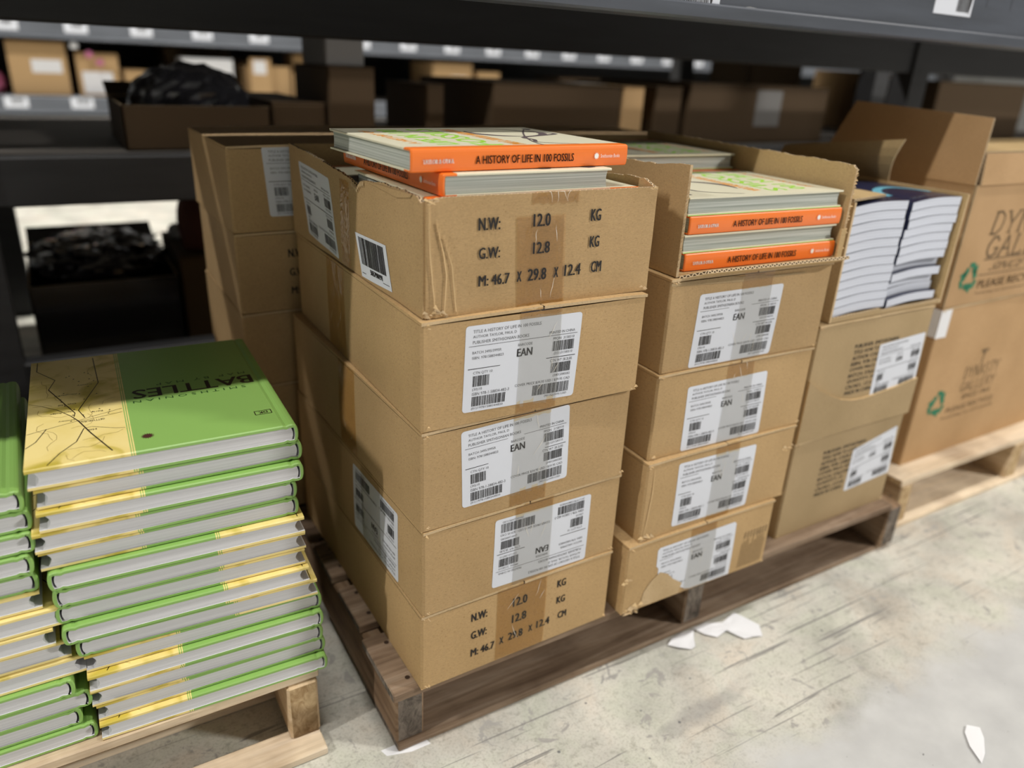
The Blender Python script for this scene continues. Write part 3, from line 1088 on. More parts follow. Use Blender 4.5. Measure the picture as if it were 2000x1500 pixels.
# ------------------------------------------------------------------ hardback books
def hardback(w, h, t, cover_cb, page_mat, board=.0026, over=.0032, round_=.004, groove=True, split=None, mats=('orange', 'cream'), spine_mat=None, hollow=.004, inmat='cream', fore=.0032):
    """local axes: x across the cover with the spine at -x, y up the cover, z thickness; base centre at the origin"""
    b = MB()
    x0, x1 = -w / 2, w / 2
    top = [(x1, t)]
    if split is not None:
        for q in split:
            top.append((q, t))
    if groove:
        top += [(x0 + .014, t), (x0 + .0105, t - .0011), (x0 + .007, t)]
    top.append((x0 + .0035, t))
    arc = []
    n = 8
    for k in range(n + 1):
        q = PI * k / n
        arc.append((x0 + .0012 - round_ * math.sin(q) * .8, t / 2 + (t / 2 - .0006) * math.cos(q)))
    bot = [(p[0], t - p[1]) for p in reversed(top)]
    outer = top + arc + bot
    # inner skin
    inner = []
    cx = 0.0
    for (px, pz) in outer:
        if px > x0 + .003:
            inner.append((px, pz - board if pz > t / 2 else pz + board))
        else:
            inner.append((px + board, min(t - board, max(board, pz))))
    def mat_of(xm, sp):
        if sp and spine_mat:
            return spine_mat
        return cover_cb(xm)
    N = len(outer)
    for i in range(N - 1):
        (xa, za), (xb, zb) = outer[i], outer[i + 1]
        (ia, ja), (ib, jb) = inner[i], inner[i + 1]
        sp = len(top) - 1 <= i < len(top) + len(arc)
        m = mat_of((xa + xb) / 2, sp)
        hh = h / 2 - .0014
        b.face([(xa, -hh, za), (xa, hh, za), (xb, hh, zb), (xb, -hh, zb)], m, smooth=sp)
        b.face([(ia, -h / 2, ja), (ib, -h / 2, jb), (ib, h / 2, jb), (ia, h / 2, ja)], inmat)
        for s_ in (-1, 1):
            k = .30
            ma, mb_ = (xa + (ia - xa) * k, za + (ja - za) * k), (xb + (ib - xb) * k, zb + (jb - zb) * k)
            q = [(ma[0], s_ * h / 2, ma[1]), (mb_[0], s_ * h / 2, mb_[1]), (ib, s_ * h / 2, jb), (ia, s_ * h / 2, ja)]
            b.face(q if s_ < 0 else q[::-1], m)
            q = [(xa, s_ * (h / 2 - .0014), za), (xb, s_ * (h / 2 - .0014), zb), (mb_[0], s_ * h / 2, mb_[1]), (ma[0], s_ * h / 2, ma[1])]
            b.face(q if s_ < 0 else q[::-1], m)
    for (p, q) in ((outer[0], inner[0]), (outer[-1], inner[-1])):
        b.face([(p[0], -h / 2, p[1]), (p[0], h / 2, p[1]), (q[0], h / 2, q[1]), (q[0], -h / 2, q[1])], mat_of(p[0], False))
    # page block
    pg = MB()
    ph = h / 2 - over
    px1 = x1 - fore
    px0 = x0 + .0030
    zt, zb_ = t - board - .0002, board + .0002
    prof = []
    for k in range(9):
        q = k / 8
        prof.append((px1 - hollow * math.sin(PI * q), zb_ + (zt - zb_) * q))
    for k in range(9):
        q = k / 8
        prof.append((px0 - hollow * .45 * math.sin(PI * q) + .002, zt - (zt - zb_) * q))
    K = len(prof)
    for i in range(K):
        j = (i + 1) % K
        pg.face([(prof[i][0], -ph, prof[i][1]), (prof[j][0], -ph, prof[j][1]), (prof[j][0], ph, prof[j][1]), (prof[i][0], ph, prof[i][1])], page_mat, smooth=False)
    pg.face([(p[0], -ph, p[1]) for p in prof][::-1], page_mat)
    pg.face([(p[0], ph, p[1]) for p in prof], page_mat)
    return b, pg


def stamp(b, pts, fn, mat, w):
    b.ribbon(pts, w, fn, mat)


def sunburst(b, cx, cy, r, fn, mat, n=16):
    pts = []
    for k in range(2 * n):
        rr_ = r if k % 2 == 0 else r * .55
        a = PI * k / n
        pts.append((cx + rr_ * math.cos(a), cy + rr_ * math.sin(a)))
    vs = [fn(cx, cy)] + [fn(*p) for p in pts]
    b.add(vs, [(0, k + 1, (k + 1) % (2 * n) + 1) for k in range(2 * n)], mat)


# ---- green and yellow map hardbacks ----
BW, BH, BT = .262, .308, .0236
SPX = BW / 2 - .0945          # where green meets yellow
map_split = [SPX, SPX - .0010, SPX - .0022, SPX - .0032, SPX - .0044]


def map_cover(xm):
    if xm > SPX:
        return 'book_yellow'
    if SPX - .0022 < xm < SPX - .0010 or SPX - .0044 < xm < SPX - .0032:
        return 'book_yellow'
    return 'book_green'


cb, pgb = hardback(BW, BH, BT, map_cover, 'page_grey', split=map_split, round_=.005, over=.0013, board=.0040, inmat='page_grey', fore=.0070)
# artwork on the upper board; local frame is the book turned half round, so (u, v) runs from the fore-edge and the top
def fn_map(u, v):
    return (BW / 2 - u, BH / 2 - v, BT + .00018)


MAPL = dict(
    a=[(.0071, .3045), (.0067, .2724), (.0267, .2348), (.02, .2052), (.0464, .124), (.0452, .1139)], b=[(.0698, .300), (.0729, .2084), (.0499, .1303), (.0558, .1067)],
    c=[(.0005, .1684), (.0138, .1566), (.0291, .1397), (.0419, .1176), (.0493, .1002), (.0602, .0639), (.0783, .0122)],
    e=[(.0005, .0501), (.0092, .0619), (.0189, .0918)], f=[(.0198, .0036), (.031, .0265), (.0464, .0478), (.054, .0785)])
for k, w_ in (('a', .0010), ('b', .0010), ('c', [.0004, .0005, .0007, .0010, .0014, .0014, .0014]), ('e', .0009), ('f', .0010)):
    cb.ribbon(MAPL[k], w_, fn_map, 'map_line')
for l_ in ([(.0005, .0841), (.0258, .0933), (.0492, .1012), (.0657, .1085), (.0935, .118)], [(.054, .0785), (.0619, .0801), (.084, .0668), (.0935, .064)], [(.0494, .0982), (.0682, .1027), (.0935, .108)]):
    cb.ribbon(l_, .0006, fn_map, 'map_line')
rr = random.Random(4)
for k in range(15):
    ux, uy = rr.uniform(.004, .075), rr.uniform(.008, .28)
    pts = []
    an = rr.uniform(0, 6)
    for q in range(7):
        if not (.002 < ux < .092 and .003 < uy < .30):
            break
        pts.append((ux, uy))
        an += rr.uniform(-.9, .9)
        ux += .007 * math.cos(an)
        uy += .010 * math.sin(an)
    if len(pts) > 2:
        cb.ribbon(pts, .0004, fn_map, 'map_thin')


def fn_up(u, v):      # writing as the book reads: from its own left and bottom
    return (u - BW / 2, v - BH / 2, BT + .00022)


def turned(u0, v0, u1, v1):
    """a rectangle measured on the half-turned book -> reading frame"""
    return BW - u1, BH - v1, BW - u0, BH - v0


cb.text('BATTLES', *turned(.1066, .1390, .2450, .1660), fn_up, 'map_line', 0.010)
cb.text('S M I T H S O N I A N', *turned(.1060, .1265, .2330, .1330), fn_up, 'book_dark')
cb.text('M A P   B Y   M A P', *turned(.135, .1720, .2400, .1790), fn_up, 'book_dark')
u0, v0, u1, v1 = turned(.2268, .0400, .2450, .0500)
for l_ in ([(u0, v0), (u1, v0)], [(u0, v1), (u1, v1)], [(u0, v0), (u0, v1)], [(u1, v0), (u1, v1)]):
    cb.ribbon(l_, .0010, fn_up, 'map_line')
cb.text('DK', u0 + .004, v0 + .0022, u1 - .004, v1 - .0022, fn_up, 'map_line', .02)
sunburst(cb, BW - .1130, BH - .0330, .0072, fn_up, 'maroon')
for s, q in (('GETTYSBURG', (.052, .094, .075, .098)), ('Herr Ridge', (.022, .128, .045, .132)), ('Seminary', (.030, .104, .046, .108)), ('Hill', (.058, .070, .066, .074)), ('Oak Hill', (.030, .150, .048, .154)), ('Willoughby Run', (.026, .180, .050, .184)), ('Early', (.062, .118, .074, .122)), ('Cavalry', (.050, .205, .066, .210))):
    cb.text(s, *turned(*q), fn_up, 'map_line')
rr = random.Random(9)
for k in range(26):
    ux, uy = rr.uniform(.03, .085), rr.uniform(.10, .26)
    cb.poly([(ux, uy), (ux + .0022, uy + .0005), (ux + .0010, uy + .0028)], lambda u, v: fn_map(u, v), 'map_line')

proto = empty('hardback_book', (0, 0, 0), 0, 'x', 'book', 'map hardbacks of the nearer stack')
cb.build('cover', proto)
pgb.build('page_block', proto)
xr = [-.1075, -.1045, -.105, -.115, -.1125, -.105, -.105, -.105, -.104, -.093, -.092, -.0935, -.0935, -.092, -.0915]
yw = [-1.6, -1.2, -1.8, -1.0, -1.5, -2.2, -1.9, -2.4, -2.0, -2.6, -1.9, -1.6, -2.0, -1.4, -1.8]
typ = 'AAAAABBBBBAAAAA'
NB = 15
pitch = .0240
first = True
for i in range(NB):
    zz = .1155 + (NB - 1 - i) * pitch
    o = proto if first else copy_tree(proto)
    first = False
    cxx = xr[i] - BW / 2 + .0005
    yaw = R(yw[i])
    o.location = (cxx, .1015 + BH / 2 + .004 * math.sin(i * 2.1), zz)
    o.rotation_euler = (0, 0, yaw + (PI if typ[i] == 'A' else 0))
    look = 'green spine right' if typ[i] == 'A' else 'yellow edge right'
    o['label'] = ('green and yellow map hardback on top of the full book stack, whole cover showing' if i == 0 else f'map hardback, {look}, {ORD[i]} of the full book stack' if i < NB - 1 else 'map hardback, green spine right, lowest of the full book stack, on the pale pallet')
Lx = [-.384, -.380, -.382, -.386, -.386, -.384, -.366, -.380, -.370, -.358, -.372, -.360, -.372, -.361]
Lt = 'AAAAABBBBBAAAA'
lz = .1155
for i in range(14):
    o = copy_tree(proto)
    zz = .1155 + (13 - i) * pitch
    o.location = (Lx[i] - BW / 2 - (.002 if i > 9 else .0), .112 + BH / 2 + .003 * math.sin(i * 1.7), zz)
    o.rotation_euler = (0, 0, R([1.2, .6, .9, .2, .4, -.3, .5, -.2, .4, .2, -.6, .2, -.4, .1][i] * .7) + (PI if Lt[i] == 'A' else 0))
    look = 'green spine right' if Lt[i] == 'A' else 'yellow edge right'
    o['label'] = f'map hardback, {look}, {ORD[i]} of the stack cut by the picture edge' if i < 13 else 'map hardback, green spine right, lowest of the stack cut by the picture edge'
    o['group'] = 'map hardbacks of the cut-off stack'

# ---- orange-spined hardbacks ----
FW, FH, FT = .213, .277, .0232


def fos_cover(xm):
    return 'orange' if xm < -FW / 2 + .016 else 'cream'


cb, pgb = hardback(FW, FH, FT, fos_cover, 'page_green', split=[-FW / 2 + .016], round_=.0018, groove=False, board=.0024, spine_mat='orange', hollow=.0015)
fs = lambda u, v: (-FW / 2 - .0008 - .0006, FH / 2 - u, v)   # spine, reading from the head
cb.text("TAYLOR & O'DEA", .012, .0085, .047, .0130, fs, 'white_print', .028)
cb.text('A HISTORY OF LIFE IN 100 FOSSILS', .072, .0070, .198, .0152, fs, 'ink', .014)
sunburst(cb, .230, .0116, .0042, fs, 'white_print', 12)
cb.text('Smithsonian Books', .236, .0095, .264, .0135, fs, 'white_print')
ft = lambda u, v: (u - FW / 2, v - FH / 2, FT + .0002)
cb.text('FOSSILS', .018, .158, .196, .190, ft, 'lime', .01)
cb.text('LIFE IN 100', .030, .205, .190, .232, ft, 'lime', .01)
cb.text('A HISTORY OF', .040, .244, .180, .256, ft, 'amber', .01)
cb.text("PAUL D. TAYLOR & AARON O'DEA", .02, .128, .190, .146, ft, 'amber', .01)
pts = [(.015 + .190 * k / 24, .060 + .042 * math.sin(k * .30) + .012 * math.sin(k * .8)) for k in range(25)]
cb.ribbon(pts, [.0012 + .006 * math.sin(PI * k / 24) for k in range(25)], ft, 'taupe')
pts = [(.150 + .050 * math.cos(k * .28 + 1.2), .075 + .050 * math.sin(k * .28 + 1.2)) for k in range(15)]
cb.ribbon(pts, [.001 + .010 * abs(math.sin(PI * k / 7)) for k in range(15)], ft, 'taupe')
pts = [(.012 + .170 * k / 16, .112 - .090 * (k / 16) ** 1.4) for k in range(17)]
cb.ribbon(pts, .0022, ft, 'taupe')
cb.ribbon([(.176, .020), (.188, .012), (.198, .014)], [.004, .010, .006], ft, 'taupe')
# green turn-in line along the boards' edges
fe = lambda u, v: (FW / 2 + .0002, u, v)
cb.rect(-FH / 2, .0004, FH / 2, .0012, fe, 'lime')
fproto = empty('hardback_book', (0, 0, 0), 0, 'x', 'book', 'orange-spined hardbacks')
cb.build('cover', fproto)
pgb.build('page_block', fproto)
first = True


def fossil(loc, rz, label, group):
    global first
    o = fproto if first else copy_tree(fproto)
    first = False
    o.location, o.rotation_euler = loc, (0, 0, rz)
    o['label'], o['group'] = label, group
    return o


# cut-open carton: five layers, spines and fore-edges taking turns
Sa = -0.035
Sc = math.cos(Sa), math.sin(Sa)
So = place(0.3560, 0.0150, 0.6202, Sa, w1)


def in_s(lx, ly, lz):
    return (So[0] + Sc[0] * lx - Sc[1] * ly, So[1] + Sc[1] * lx + Sc[0] * ly, So[2] + lz)


for k in range(4):
    sp = k % 2 == 0
    lab = ['orange-spined hardback lowest in the cut-open carton', 'hardback with pages outward between two orange spines in the cut-open carton', 'upper orange-spined hardback in the cut-open carton', 'cream-covered hardback lying uppermost at the front of the cut-open carton'][k]
    fossil(in_s(.0035 * (1 if sp else 0) - .001, -D / 2 + .004 + FW / 2 + (.0 if sp else .002), .0045 + k * (FT + .0003)), Sa + (PI / 2 if sp else -PI / 2), lab, 'orange-spined hardbacks in the cut-open carton')
for k in range(5):
    sp = k % 2 == 1
    lab = 'cream-covered hardback topping the rear pile in the cut-open carton' if k == 4 else f'hardback in the rear pile of the cut-open carton, {ORD[4 - k]}'
    fossil(in_s(.0, -D / 2 + .009 + FW * 1.5 + .004, .0045 + k * (FT + .0003)), Sa + (PI / 2 if sp else -PI / 2), lab, 'orange-spined hardbacks in the cut-open carton')

# tower carton: five layers below the rim, one across the rim, one on top
Bo = place(*B['B1'][:2], B['B1'][2], B['B1'][3])
for k in range(5):
    sp = k % 2 == 0
    fossil((Bo[0], Bo[1] - D / 2 + .007 + FW / 2, Bo[2] + .0045 + k * (FT + .0003)), B['B1'][3] + (PI / 2 if sp else -PI / 2), f'hardback down inside the open tower carton, {ORD[6 - k]} of its front pile', 'orange-spined hardbacks in the tower carton')
    if k < 4:
        fossil((Bo[0], Bo[1] - D / 2 + .012 + FW * 1.5, Bo[2] + .0045 + k * (FT + .0003)), B['B1'][3] + (PI / 2 if sp else -PI / 2), f'hardback down inside the open tower carton, {ORD[3 - k]} of its rear pile', 'orange-spined hardbacks in the tower carton')
ztop = Bo[2] + .0045 + 5 * (FT + .0003)
fossil((.1320, .017 + FH / 2, ztop), R(1.5), 'orange-spined hardback lying second from top, spine along the torn rim', 'orange-spined hardbacks in the tower carton')
tb = fossil((.131, .022 + FW / 2 + .006, ztop + FT + .0004), R(90 + 3.0), 'orange-spined hardback lying topmost on the front tower, title facing out', 'orange-spined hardbacks in the tower carton')

# ------------------------------------------------------------------ back row of cartons
BG = 'kraft cartons of the back row'
bx = [(-.082, .500), (.394, .504)]
hs = [.117, .122, .124, .126, .126]
zz = .1155
where = ['left back stack', 'back stack behind the second tower']
for lev in range(5):
    for ci, (cx0, cy0) in enumerate(bx):
        lb_ = f'kraft carton {ORD[4 - lev]} of the {where[ci]}, in shade'
        yaw = R([.3, -.4, .2, -.3, .5][lev])
        kw = dict(w=D, d=W)
        if lev == 4:
            carton(cx0, cy0, zz, yaw, hs[lev], lb_, BG, seed=300 + ci, lab=((.0560, .0220), (.2080, .0220), (.2020, .1240), (.0500, .1240)), curl=.006 if ci else .003, **kw)
        elif lev == 3:
            carton(cx0, cy0, zz, yaw, hs[lev], lb_, BG, seed=310 + ci, stencil_rows=[(s_, x0 + .018, y0 - .004, x1 + .018, y1 - .004) for s_, x0, y0, x1, y1 in WEIGHTS_TOP], **kw)
        else:
            carton(cx0, cy0, zz, yaw, hs[lev], lb_, BG, seed=320 + ci + lev, **kw)
    zz += hs[lev] + .0006

# ------------------------------------------------------------------ third tower: duller cartons with a text block
TG = 'dull kraft cartons of the third tower'
TW, TD = .300, .400


def t_text(S, h, du, dv):
    return lambda u, v: S('f', .0006, h)(u + du, v + dv)


LINES = ['PUBLISHER: SMITHSONIAN', 'TITLE: HOW TO LOOK AT', 'AUTHOR: COLIN SALTER', 'ISBN: 978-1588345', 'COVER PRICE: $29.95', 'BATCH: 3765/3995', 'QUANTITY: 24', 'CN-NO.: 17.3-8', 'MADE IN CHINA']


def tcarton(x, y, z, yaw, h, label, tx, ty0, ty1, lab, curve=None, seed=0, hook=False):
    def extra(b, S, h_):
        fn = S('f', .00015, h_)
        n = len(LINES)
        for i, s in enumerate(LINES):
            yy = ty1 - (ty1 - ty0) * i / (n - 1)
            b.text(s, tx, yy - .0035, tx + [.122, .115, .118, .10, .105, .095, .075, .08, .08][i] * .95, yy + .0035, fn, 'ink', .02)
    root, S = carton(x, y, z, yaw, h, label, TG, w=TW, d=TD, mat='kraft_grey', seed=seed, lab=lab, extra=extra)
    if curve:
        b = MB()
        fn0, fn1 = S('f', .0035, h), S('f', .0002, h)
        f = interp(curve)
        n = 40
        for i in range(n):
            u0, u1 = TW * i / n, TW * (i + 1) / n
            for k in range(4):
                b.face([fn0(u0, f(u0) * k / 4), fn0(u1, f(u1) * k / 4), fn0(u1, f(u1) * (k + 1) / 4), fn0(u0, f(u0) * (k + 1) / 4)], 'kraft_grey', smooth=True)
            b.face([fn0(u0, f(u0)), fn0(u1, f(u1)), fn1(u1, f(u1)), fn1(u0, f(u0))], 'crease')
        for u in (0, TW):
            b.face([fn0(u, 0), fn0(u, f(u)), fn1(u, f(u)), fn1(u, 0)], 'crease')
        o = b.build('front_panel', root)
        o['label'] = 'overlapping panel with a curved upper edge'
    return root


tcarton(.683, .0300, .1155, R(.3), .187, 'dull kraft carton at the bottom of the third tower, with printed block and label', .083, .066, .150,
        ((.168, .052), (.300 - .003, .060), (.288, .161), (.168, .137)), seed=401)
tcarton(.683, .0300, .3030, R(-.2), .205, 'dull kraft carton in the middle of the third tower, curved front panel', .100, .072, .156,
        ((.172, .050), (.298, .058), (.292, .156), (.168, .150)), seed=402, curve=[(0, .112), (.03, .092), (.062, .076), (.09, .065), (.121, .058), (.15, .056), (.176, .057), (.24, .062), (.30, .069)])

# open carton of paperbacks on top
tx, ty, tz, ta = .703, .030, .5090, R(.2)
root = empty('open_carton', place(tx, ty, tz, ta, TW - .004, TD), ta, 'open dull carton of white-paged paperbacks on top of the third tower', 'carton', TG)
w3 = TW - .004
b = MB()
wall_sheet(b, (-w3 / 2, TD / 2), (-w3 / 2, -TD / 2), (1, 0), lambda s: .186, n=30, mat='kraft_grey')
wall_sheet(b, (w3 / 2, -TD / 2), (w3 / 2, TD / 2), (-1, 0), lambda s: .186, n=30, mat='kraft_grey')
wall_sheet(b, (w3 / 2, TD / 2), (-w3 / 2, TD / 2), (0, -1), lambda s: .186, n=12, mat='kraft_grey')
wall_sheet(b, (-w3 / 2 + .004, -TD / 2), (w3 / 2 - .004, -TD / 2), (0, 1), jag(interp([(0, .008), (.12, .010), (.125, .006), (.3, .007)]), .001, 50, 21), n=60, nz_=2, mat='kraft_grey')
b.box(-w3 / 2 + .001, w3 / 2 - .001, -TD / 2 + .001, TD / 2 - .001, 0.0, .004, 'kraft_grey')
b.build('carton_body', root)
fb_ = MB()
sheet(fb_, (-w3 / 2 + .002, -TD / 2 + .004, .1868), (-w3 / 2 + .100, -TD / 2 + .020, .1875), (-w3 / 2 + .100, TD / 2 - .01, .1875), (-w3 / 2 + .002, TD / 2 - .002, .1868), .0035, 'kraft_in')
o = fb_.build('top_flap', root)
o['label'] = 'pale flap folded in over the left pile'
fb_ = MB()
xr_ = w3 / 2 - .002
A0, A1 = Vector((xr_, TD / 2 - .004, .187)), Vector((xr_, -TD / 2 + .150, .187))
C0, C1 = Vector((xr_ - .018, TD / 2 - .022, .226)), Vector((xr_ - .036, -TD / 2 + .112, .262))
for i in range(10):
    for k in range(5):
        def FP(i, k, off=0.0):
            a, c = i / 10, k / 5
            p = (A0 * (1 - a) + A1 * a) * (1 - c) + (C0 * (1 - a) + C1 * a) * c
            return p + Vector((-.010 * math.sin(PI * c) + off, 0, 0))
        fb_.face([FP(i, k), FP(i, k + 1), FP(i + 1, k + 1), FP(i + 1, k)], 'kraft_in', smooth=True)
        fb_.face([FP(i, k, .003), FP(i + 1, k, .003), FP(i + 1, k + 1, .003), FP(i, k + 1, .003)], 'kraft', smooth=True)
    fb_.face([FP(i, 5), FP(i, 5, .003), FP(i + 1, 5, .003), FP(i + 1, 5)], 'edge', uv=[(i * .03, 0), (i * .03, 1), (i * .03 + .03, 1), (i * .03 + .03, 0)])
for i in (0, 10):
    for k in range(5):
        fb_.face([FP(i, k), FP(i, k, .003), FP(i, k + 1, .003), FP(i, k + 1)], 'torn')
o = fb_.build('top_flap', root)
o['label'] = 'raised flap with a pale fluted edge'


# paperbacks
def paperback(w, h, t, sag):
    b = MB()
    n = 14

    def zc(s):
        return sag * (math.sin(PI * s * 1.0 + .2) * .5 + .6 * s * s)
    pg = MB()
    for mb, z0, z1, mat, ins in ((pg, .0004, t - .0004, 'page_white', .0003), (b, t - .0004, t, 'navy', 0), (b, 0, .0004, 'navy', 0)):
        for i in range(n):
            s0, s1 = i / n, (i + 1) / n
            x0, x1 = -w / 2 + ins + (w - 2 * ins) * s0, -w / 2 + ins + (w - 2 * ins) * s1
            a0, a1 = zc(s0), zc(s1)
            y0, y1 = -h / 2 + ins, h / 2 - ins
            mb.face([(x0, y0, z1 + a0), (x1, y0, z1 + a1), (x1, y1, z1 + a1), (x0, y1, z1 + a0)], mat, smooth=True)
            mb.face([(x0, y0, z0 + a0), (x0, y1, z0 + a0), (x1, y1, z0 + a1), (x1, y0, z0 + a1)], mat, smooth=True)
            mb.face([(x0, y0, z0 + a0), (x1, y0, z0 + a1), (x1, y0, z1 + a1), (x0, y0, z1 + a0)], 'cover_edge' if mat == 'navy' else mat)
            mb.face([(x0, y1, z0 + a0), (x0, y1, z1 + a0), (x1, y1, z1 + a1), (x1, y1, z0 + a1)], mat)
        for s, xx in ((0, -w / 2 + ins), (1, w / 2 - ins)):
            mb.face([(xx, -h / 2 + ins, z0 + zc(s)), (xx, h / 2 - ins, z0 + zc(s)), (xx, h / 2 - ins, z1 + zc(s)), (xx, -h / 2 + ins, z1 + zc(s))], mat)
    # spine on the left
    b.face([(-w / 2, -h / 2, zc(0)), (-w / 2, -h / 2, t + zc(0)), (-w / 2, h / 2, t + zc(0)), (-w / 2, h / 2, zc(0))], 'navy')
    fn = lambda u, v: (u - w / 2, v - h / 2, t + zc(u / w) + .0004)
    arc = [(w * .5 + .055 * math.cos(k * PI / 16), .050 + .050 * math.sin(k * PI / 16)) for k in range(17)]
    b.ribbon(arc, .014, fn, 'cyan')
    b.text('HOW TO LOOK', .02, .012, w - .02, .022, fn, 'ink_grey')
    return b, pg


PWD, PHD, PT = .1305, .205, .0142
b, pg = paperback(PWD, PHD, PT, .010)
pproto = empty('paperback_book', (0, 0, 0), 0, 'x', 'book', 'x')
b.build('cover', pproto)
pg.build('page_block', pproto)
base = place(tx, ty, tz, ta, w3, TD)
first_p = True
for col, n_, cxo, wd in ((0, 12, -.0710, 'left'), (1, 12, .0660, 'right')):
    for k in range(n_):
        o = pproto if first_p else copy_tree(pproto)
        first_p = False
        off = [.0, .001, -.001, .001, .001, -.001, .001, -.001, .001, .001, -.001, .0][k]
        if col:
            off += (.006 if k > 8 else -.004 if k in (2, 3) else 0)
        o.location = (base[0] + cxo + off, base[1] - TD / 2 + .006 + PHD / 2 + (.0 if not col else .010 if k in (1, 2, 4) else .0), base[2] + .0045 + k * .0144)
        o.rotation_euler = (0, 0, 0)
        o['label'] = f'white-paged paperback, {ORD[n_ - 1 - k]} of the {wd} pile in the third tower carton'
        o['group'] = f'paperbacks in the {wd} pile'

# ------------------------------------------------------------------ right-hand pallet cartons
UW, UD = .52, .40
_ser = {
    'D': [[(0.12, 0), (0.12, 1)], [(0.12, 1), (.5, 1), (.82, .8), (.88, .5), (.82, .2), (.5, 0), (.12, 0)]],
    'Y': [[(0, 1), (.46, .45)], [(.92, 1), (.46, .45), (.46, 0)]],
    'N': [[(.1, 0), (.1, 1)], [(.1, 1), (.85, 0)], [(.85, 0), (.85, 1)]],
    'A': [[(0, 0), (.45, 1)], [(.45, 1), (.92, 0)], [(.18, .36), (.72, .36)]],
    'S': [[(.8, .82), (.5, 1), (.18, .84), (.22, .6), (.7, .42), (.8, .18), (.5, 0), (.12, .18)]],
    'T': [[(.46, 0), (.46, 1)], [(0, .9), (0, 1), (.92, 1), (.92, .9)]],
    'G': [[(.86, .78), (.6, 1), (.3, .96), (.06, .6), (.08, .3), (.35, .02), (.65, .02), (.86, .18), (.86, .42)], [(.62, .42), (1, .42)]],
    'L': [[(.12, 1), (.12, 0), (.8, 0), (.84, .16)]],
    'E': [[(.12, 0), (.12, 1)], [(.12, 1), (.75, 1), (.75, .86)], [(.12, .52), (.6, .52)], [(.12, 0), (.8, 0), (.8, .16)]],
    'R': [[(.12, 0), (.12, 1)], [(.12, 1), (.6, 1), (.78, .76), (.6, .52), (.12, .52)], [(.45, .52), (.9, 0)]]}
_feet = {'D': [(.12, 0), (.12, 1)], 'Y': [(0, 1), (.92, 1), (.46, 0)], 'N': [(.1, 0), (.1, 1), (.85, 1)], 'A': [(0, 0), (.92, 0)], 'T': [(.46, 0)], 'L': [(.12, 1), (.12, 0)], 'E': [(.12, 0), (.12, 1)], 'R': [(.12, 0), (.12, 1), (.9, 0)], 'G': [], 'S': []}


def serif_word(b, s, u0, v0, cw, chh, fn, mat, shear=.16):
    for k, ch in enumerate(s):
        X = lambda p, k=k: (u0 + k * cw * 1.18 + p[0] * cw + shear * p[1] * chh, v0 + p[1] * chh)
        for j, st in enumerate(_ser[ch]):
            b.ribbon([X(p) for p in st], cw * (.15 if j == 0 else .11), fn, mat)
        for p in _feet[ch]:
            b.ribbon([X((p[0] - .17, p[1])), X((p[0] + .17, p[1]))], cw * .06, fn, mat)


def recycle(b, cx, cy, r, fn, mat):
    """three chasing arrows, each folded round one corner of a triangle"""
    for k in range(3):
        a0 = R(120 * k)

        def rot(p):
            return (cx + r * (p[0] * math.cos(a0) - p[1] * math.sin(a0)), cy + r * (p[0] * math.sin(a0) + p[1] * math.cos(a0)))
        b.ribbon([rot(p) for p in ((-.52, .10), (-.26, .56))], .34 * r, fn, mat)
        b.ribbon([rot(p) for p in ((-.20, .74), (.20, .74), (.34, .52))], .30 * r, fn, mat)
        b.poly([rot(p) for p in ((.04, .44), (.62, .12), (.66, .74))], fn, mat)


# lower carton
def u2extra(b, S, h):
    fn = S('f', .0006, h)
    serif_word(b, 'DYNASTY', .150, .172, .0165, .026, fn, 'ink_brown', .0)
    serif_word(b, 'GALLERY', .150, .142, .0165, .022, fn, 'ink_brown', .0)
    b.text('SINCE 1964', .165, .122, .275, .134, fn, 'ink_brown')
    b.text('PLEASE RECYCLE', .120, .098, .300, .110, fn, 'ink_brown')
    b.text('Protecting our environment', .110, .082, .310, .090, fn, 'ink_brown')
    recycle(b, .076, .128, .034, fn, 'ink_green')
    # little palm mark above the name
    b.ribbon([(.205, .200), (.207, .222)], .004, fn, 'ink_brown')
    for dx in (-.016, -.009, .0, .009, .016):
        b.ribbon([(.207, .222), (.207 + dx * .6, .232), (.207 + dx, .228)], [.004, .005, .001], fn, 'ink_brown')


def u2side(root, S, h):
    b = MB()
    fn = S('f', .0007, h)
    b.rect(-.0, h - .062, .036, h - .003, fn, 'white')
    f2 = S('l', .0007, h)
    b.rect(UD - .030, h - .060, UD, h - .003, f2, 'white')
    o = b.build('packing_tape', root)
    o['label'] = 'strip of white tape over the corner'


UX, UY = 1.1400, .1000
carton(UX, UY, .1155, R(.5), .345, 'brown carton with recycling mark standing directly on the pale pallet', 'brown cartons on the pale pallet', w=UW, d=UD, mat='kraft_red', seed=501, extra=u2extra, side=u2side, bulge={'f': .002})

uz, uh = .4615, .232
ua = R(-.3)
root = empty('open_carton', place(UX, UY, uz, ua, UW, UD), ua, 'open brown carton with raised flaps, uppermost on the pale pallet', 'carton', 'brown cartons on the pale pallet')
S = face_map(UW, UD)
b = MB()
for p0, p1, inn in (((-UW / 2, UD / 2), (-UW / 2, -UD / 2), (1, 0)), ((-UW / 2, -UD / 2), (UW / 2, -UD / 2), (0, 1)), ((UW / 2, -UD / 2), (UW / 2, UD / 2), (-1, 0)), ((UW / 2, UD / 2), (-UW / 2, UD / 2), (0, -1))):
    wall_sheet(b, p0, p1, inn, lambda s: uh, n=16, mat='kraft_red', inmat='kraft_red')
b.box(-UW / 2 + .001, UW / 2 - .001, -UD / 2 + .001, UD / 2 - .001, 0, .004, 'kraft_red')
fn = S('f', .0006, uh)
serif_word(b, 'DYNASTY', .088, .138, .040, .042, fn, 'ink_brown')
serif_word(b, 'GALLERY', .092, .092, .040, .040, fn, 'ink_brown')
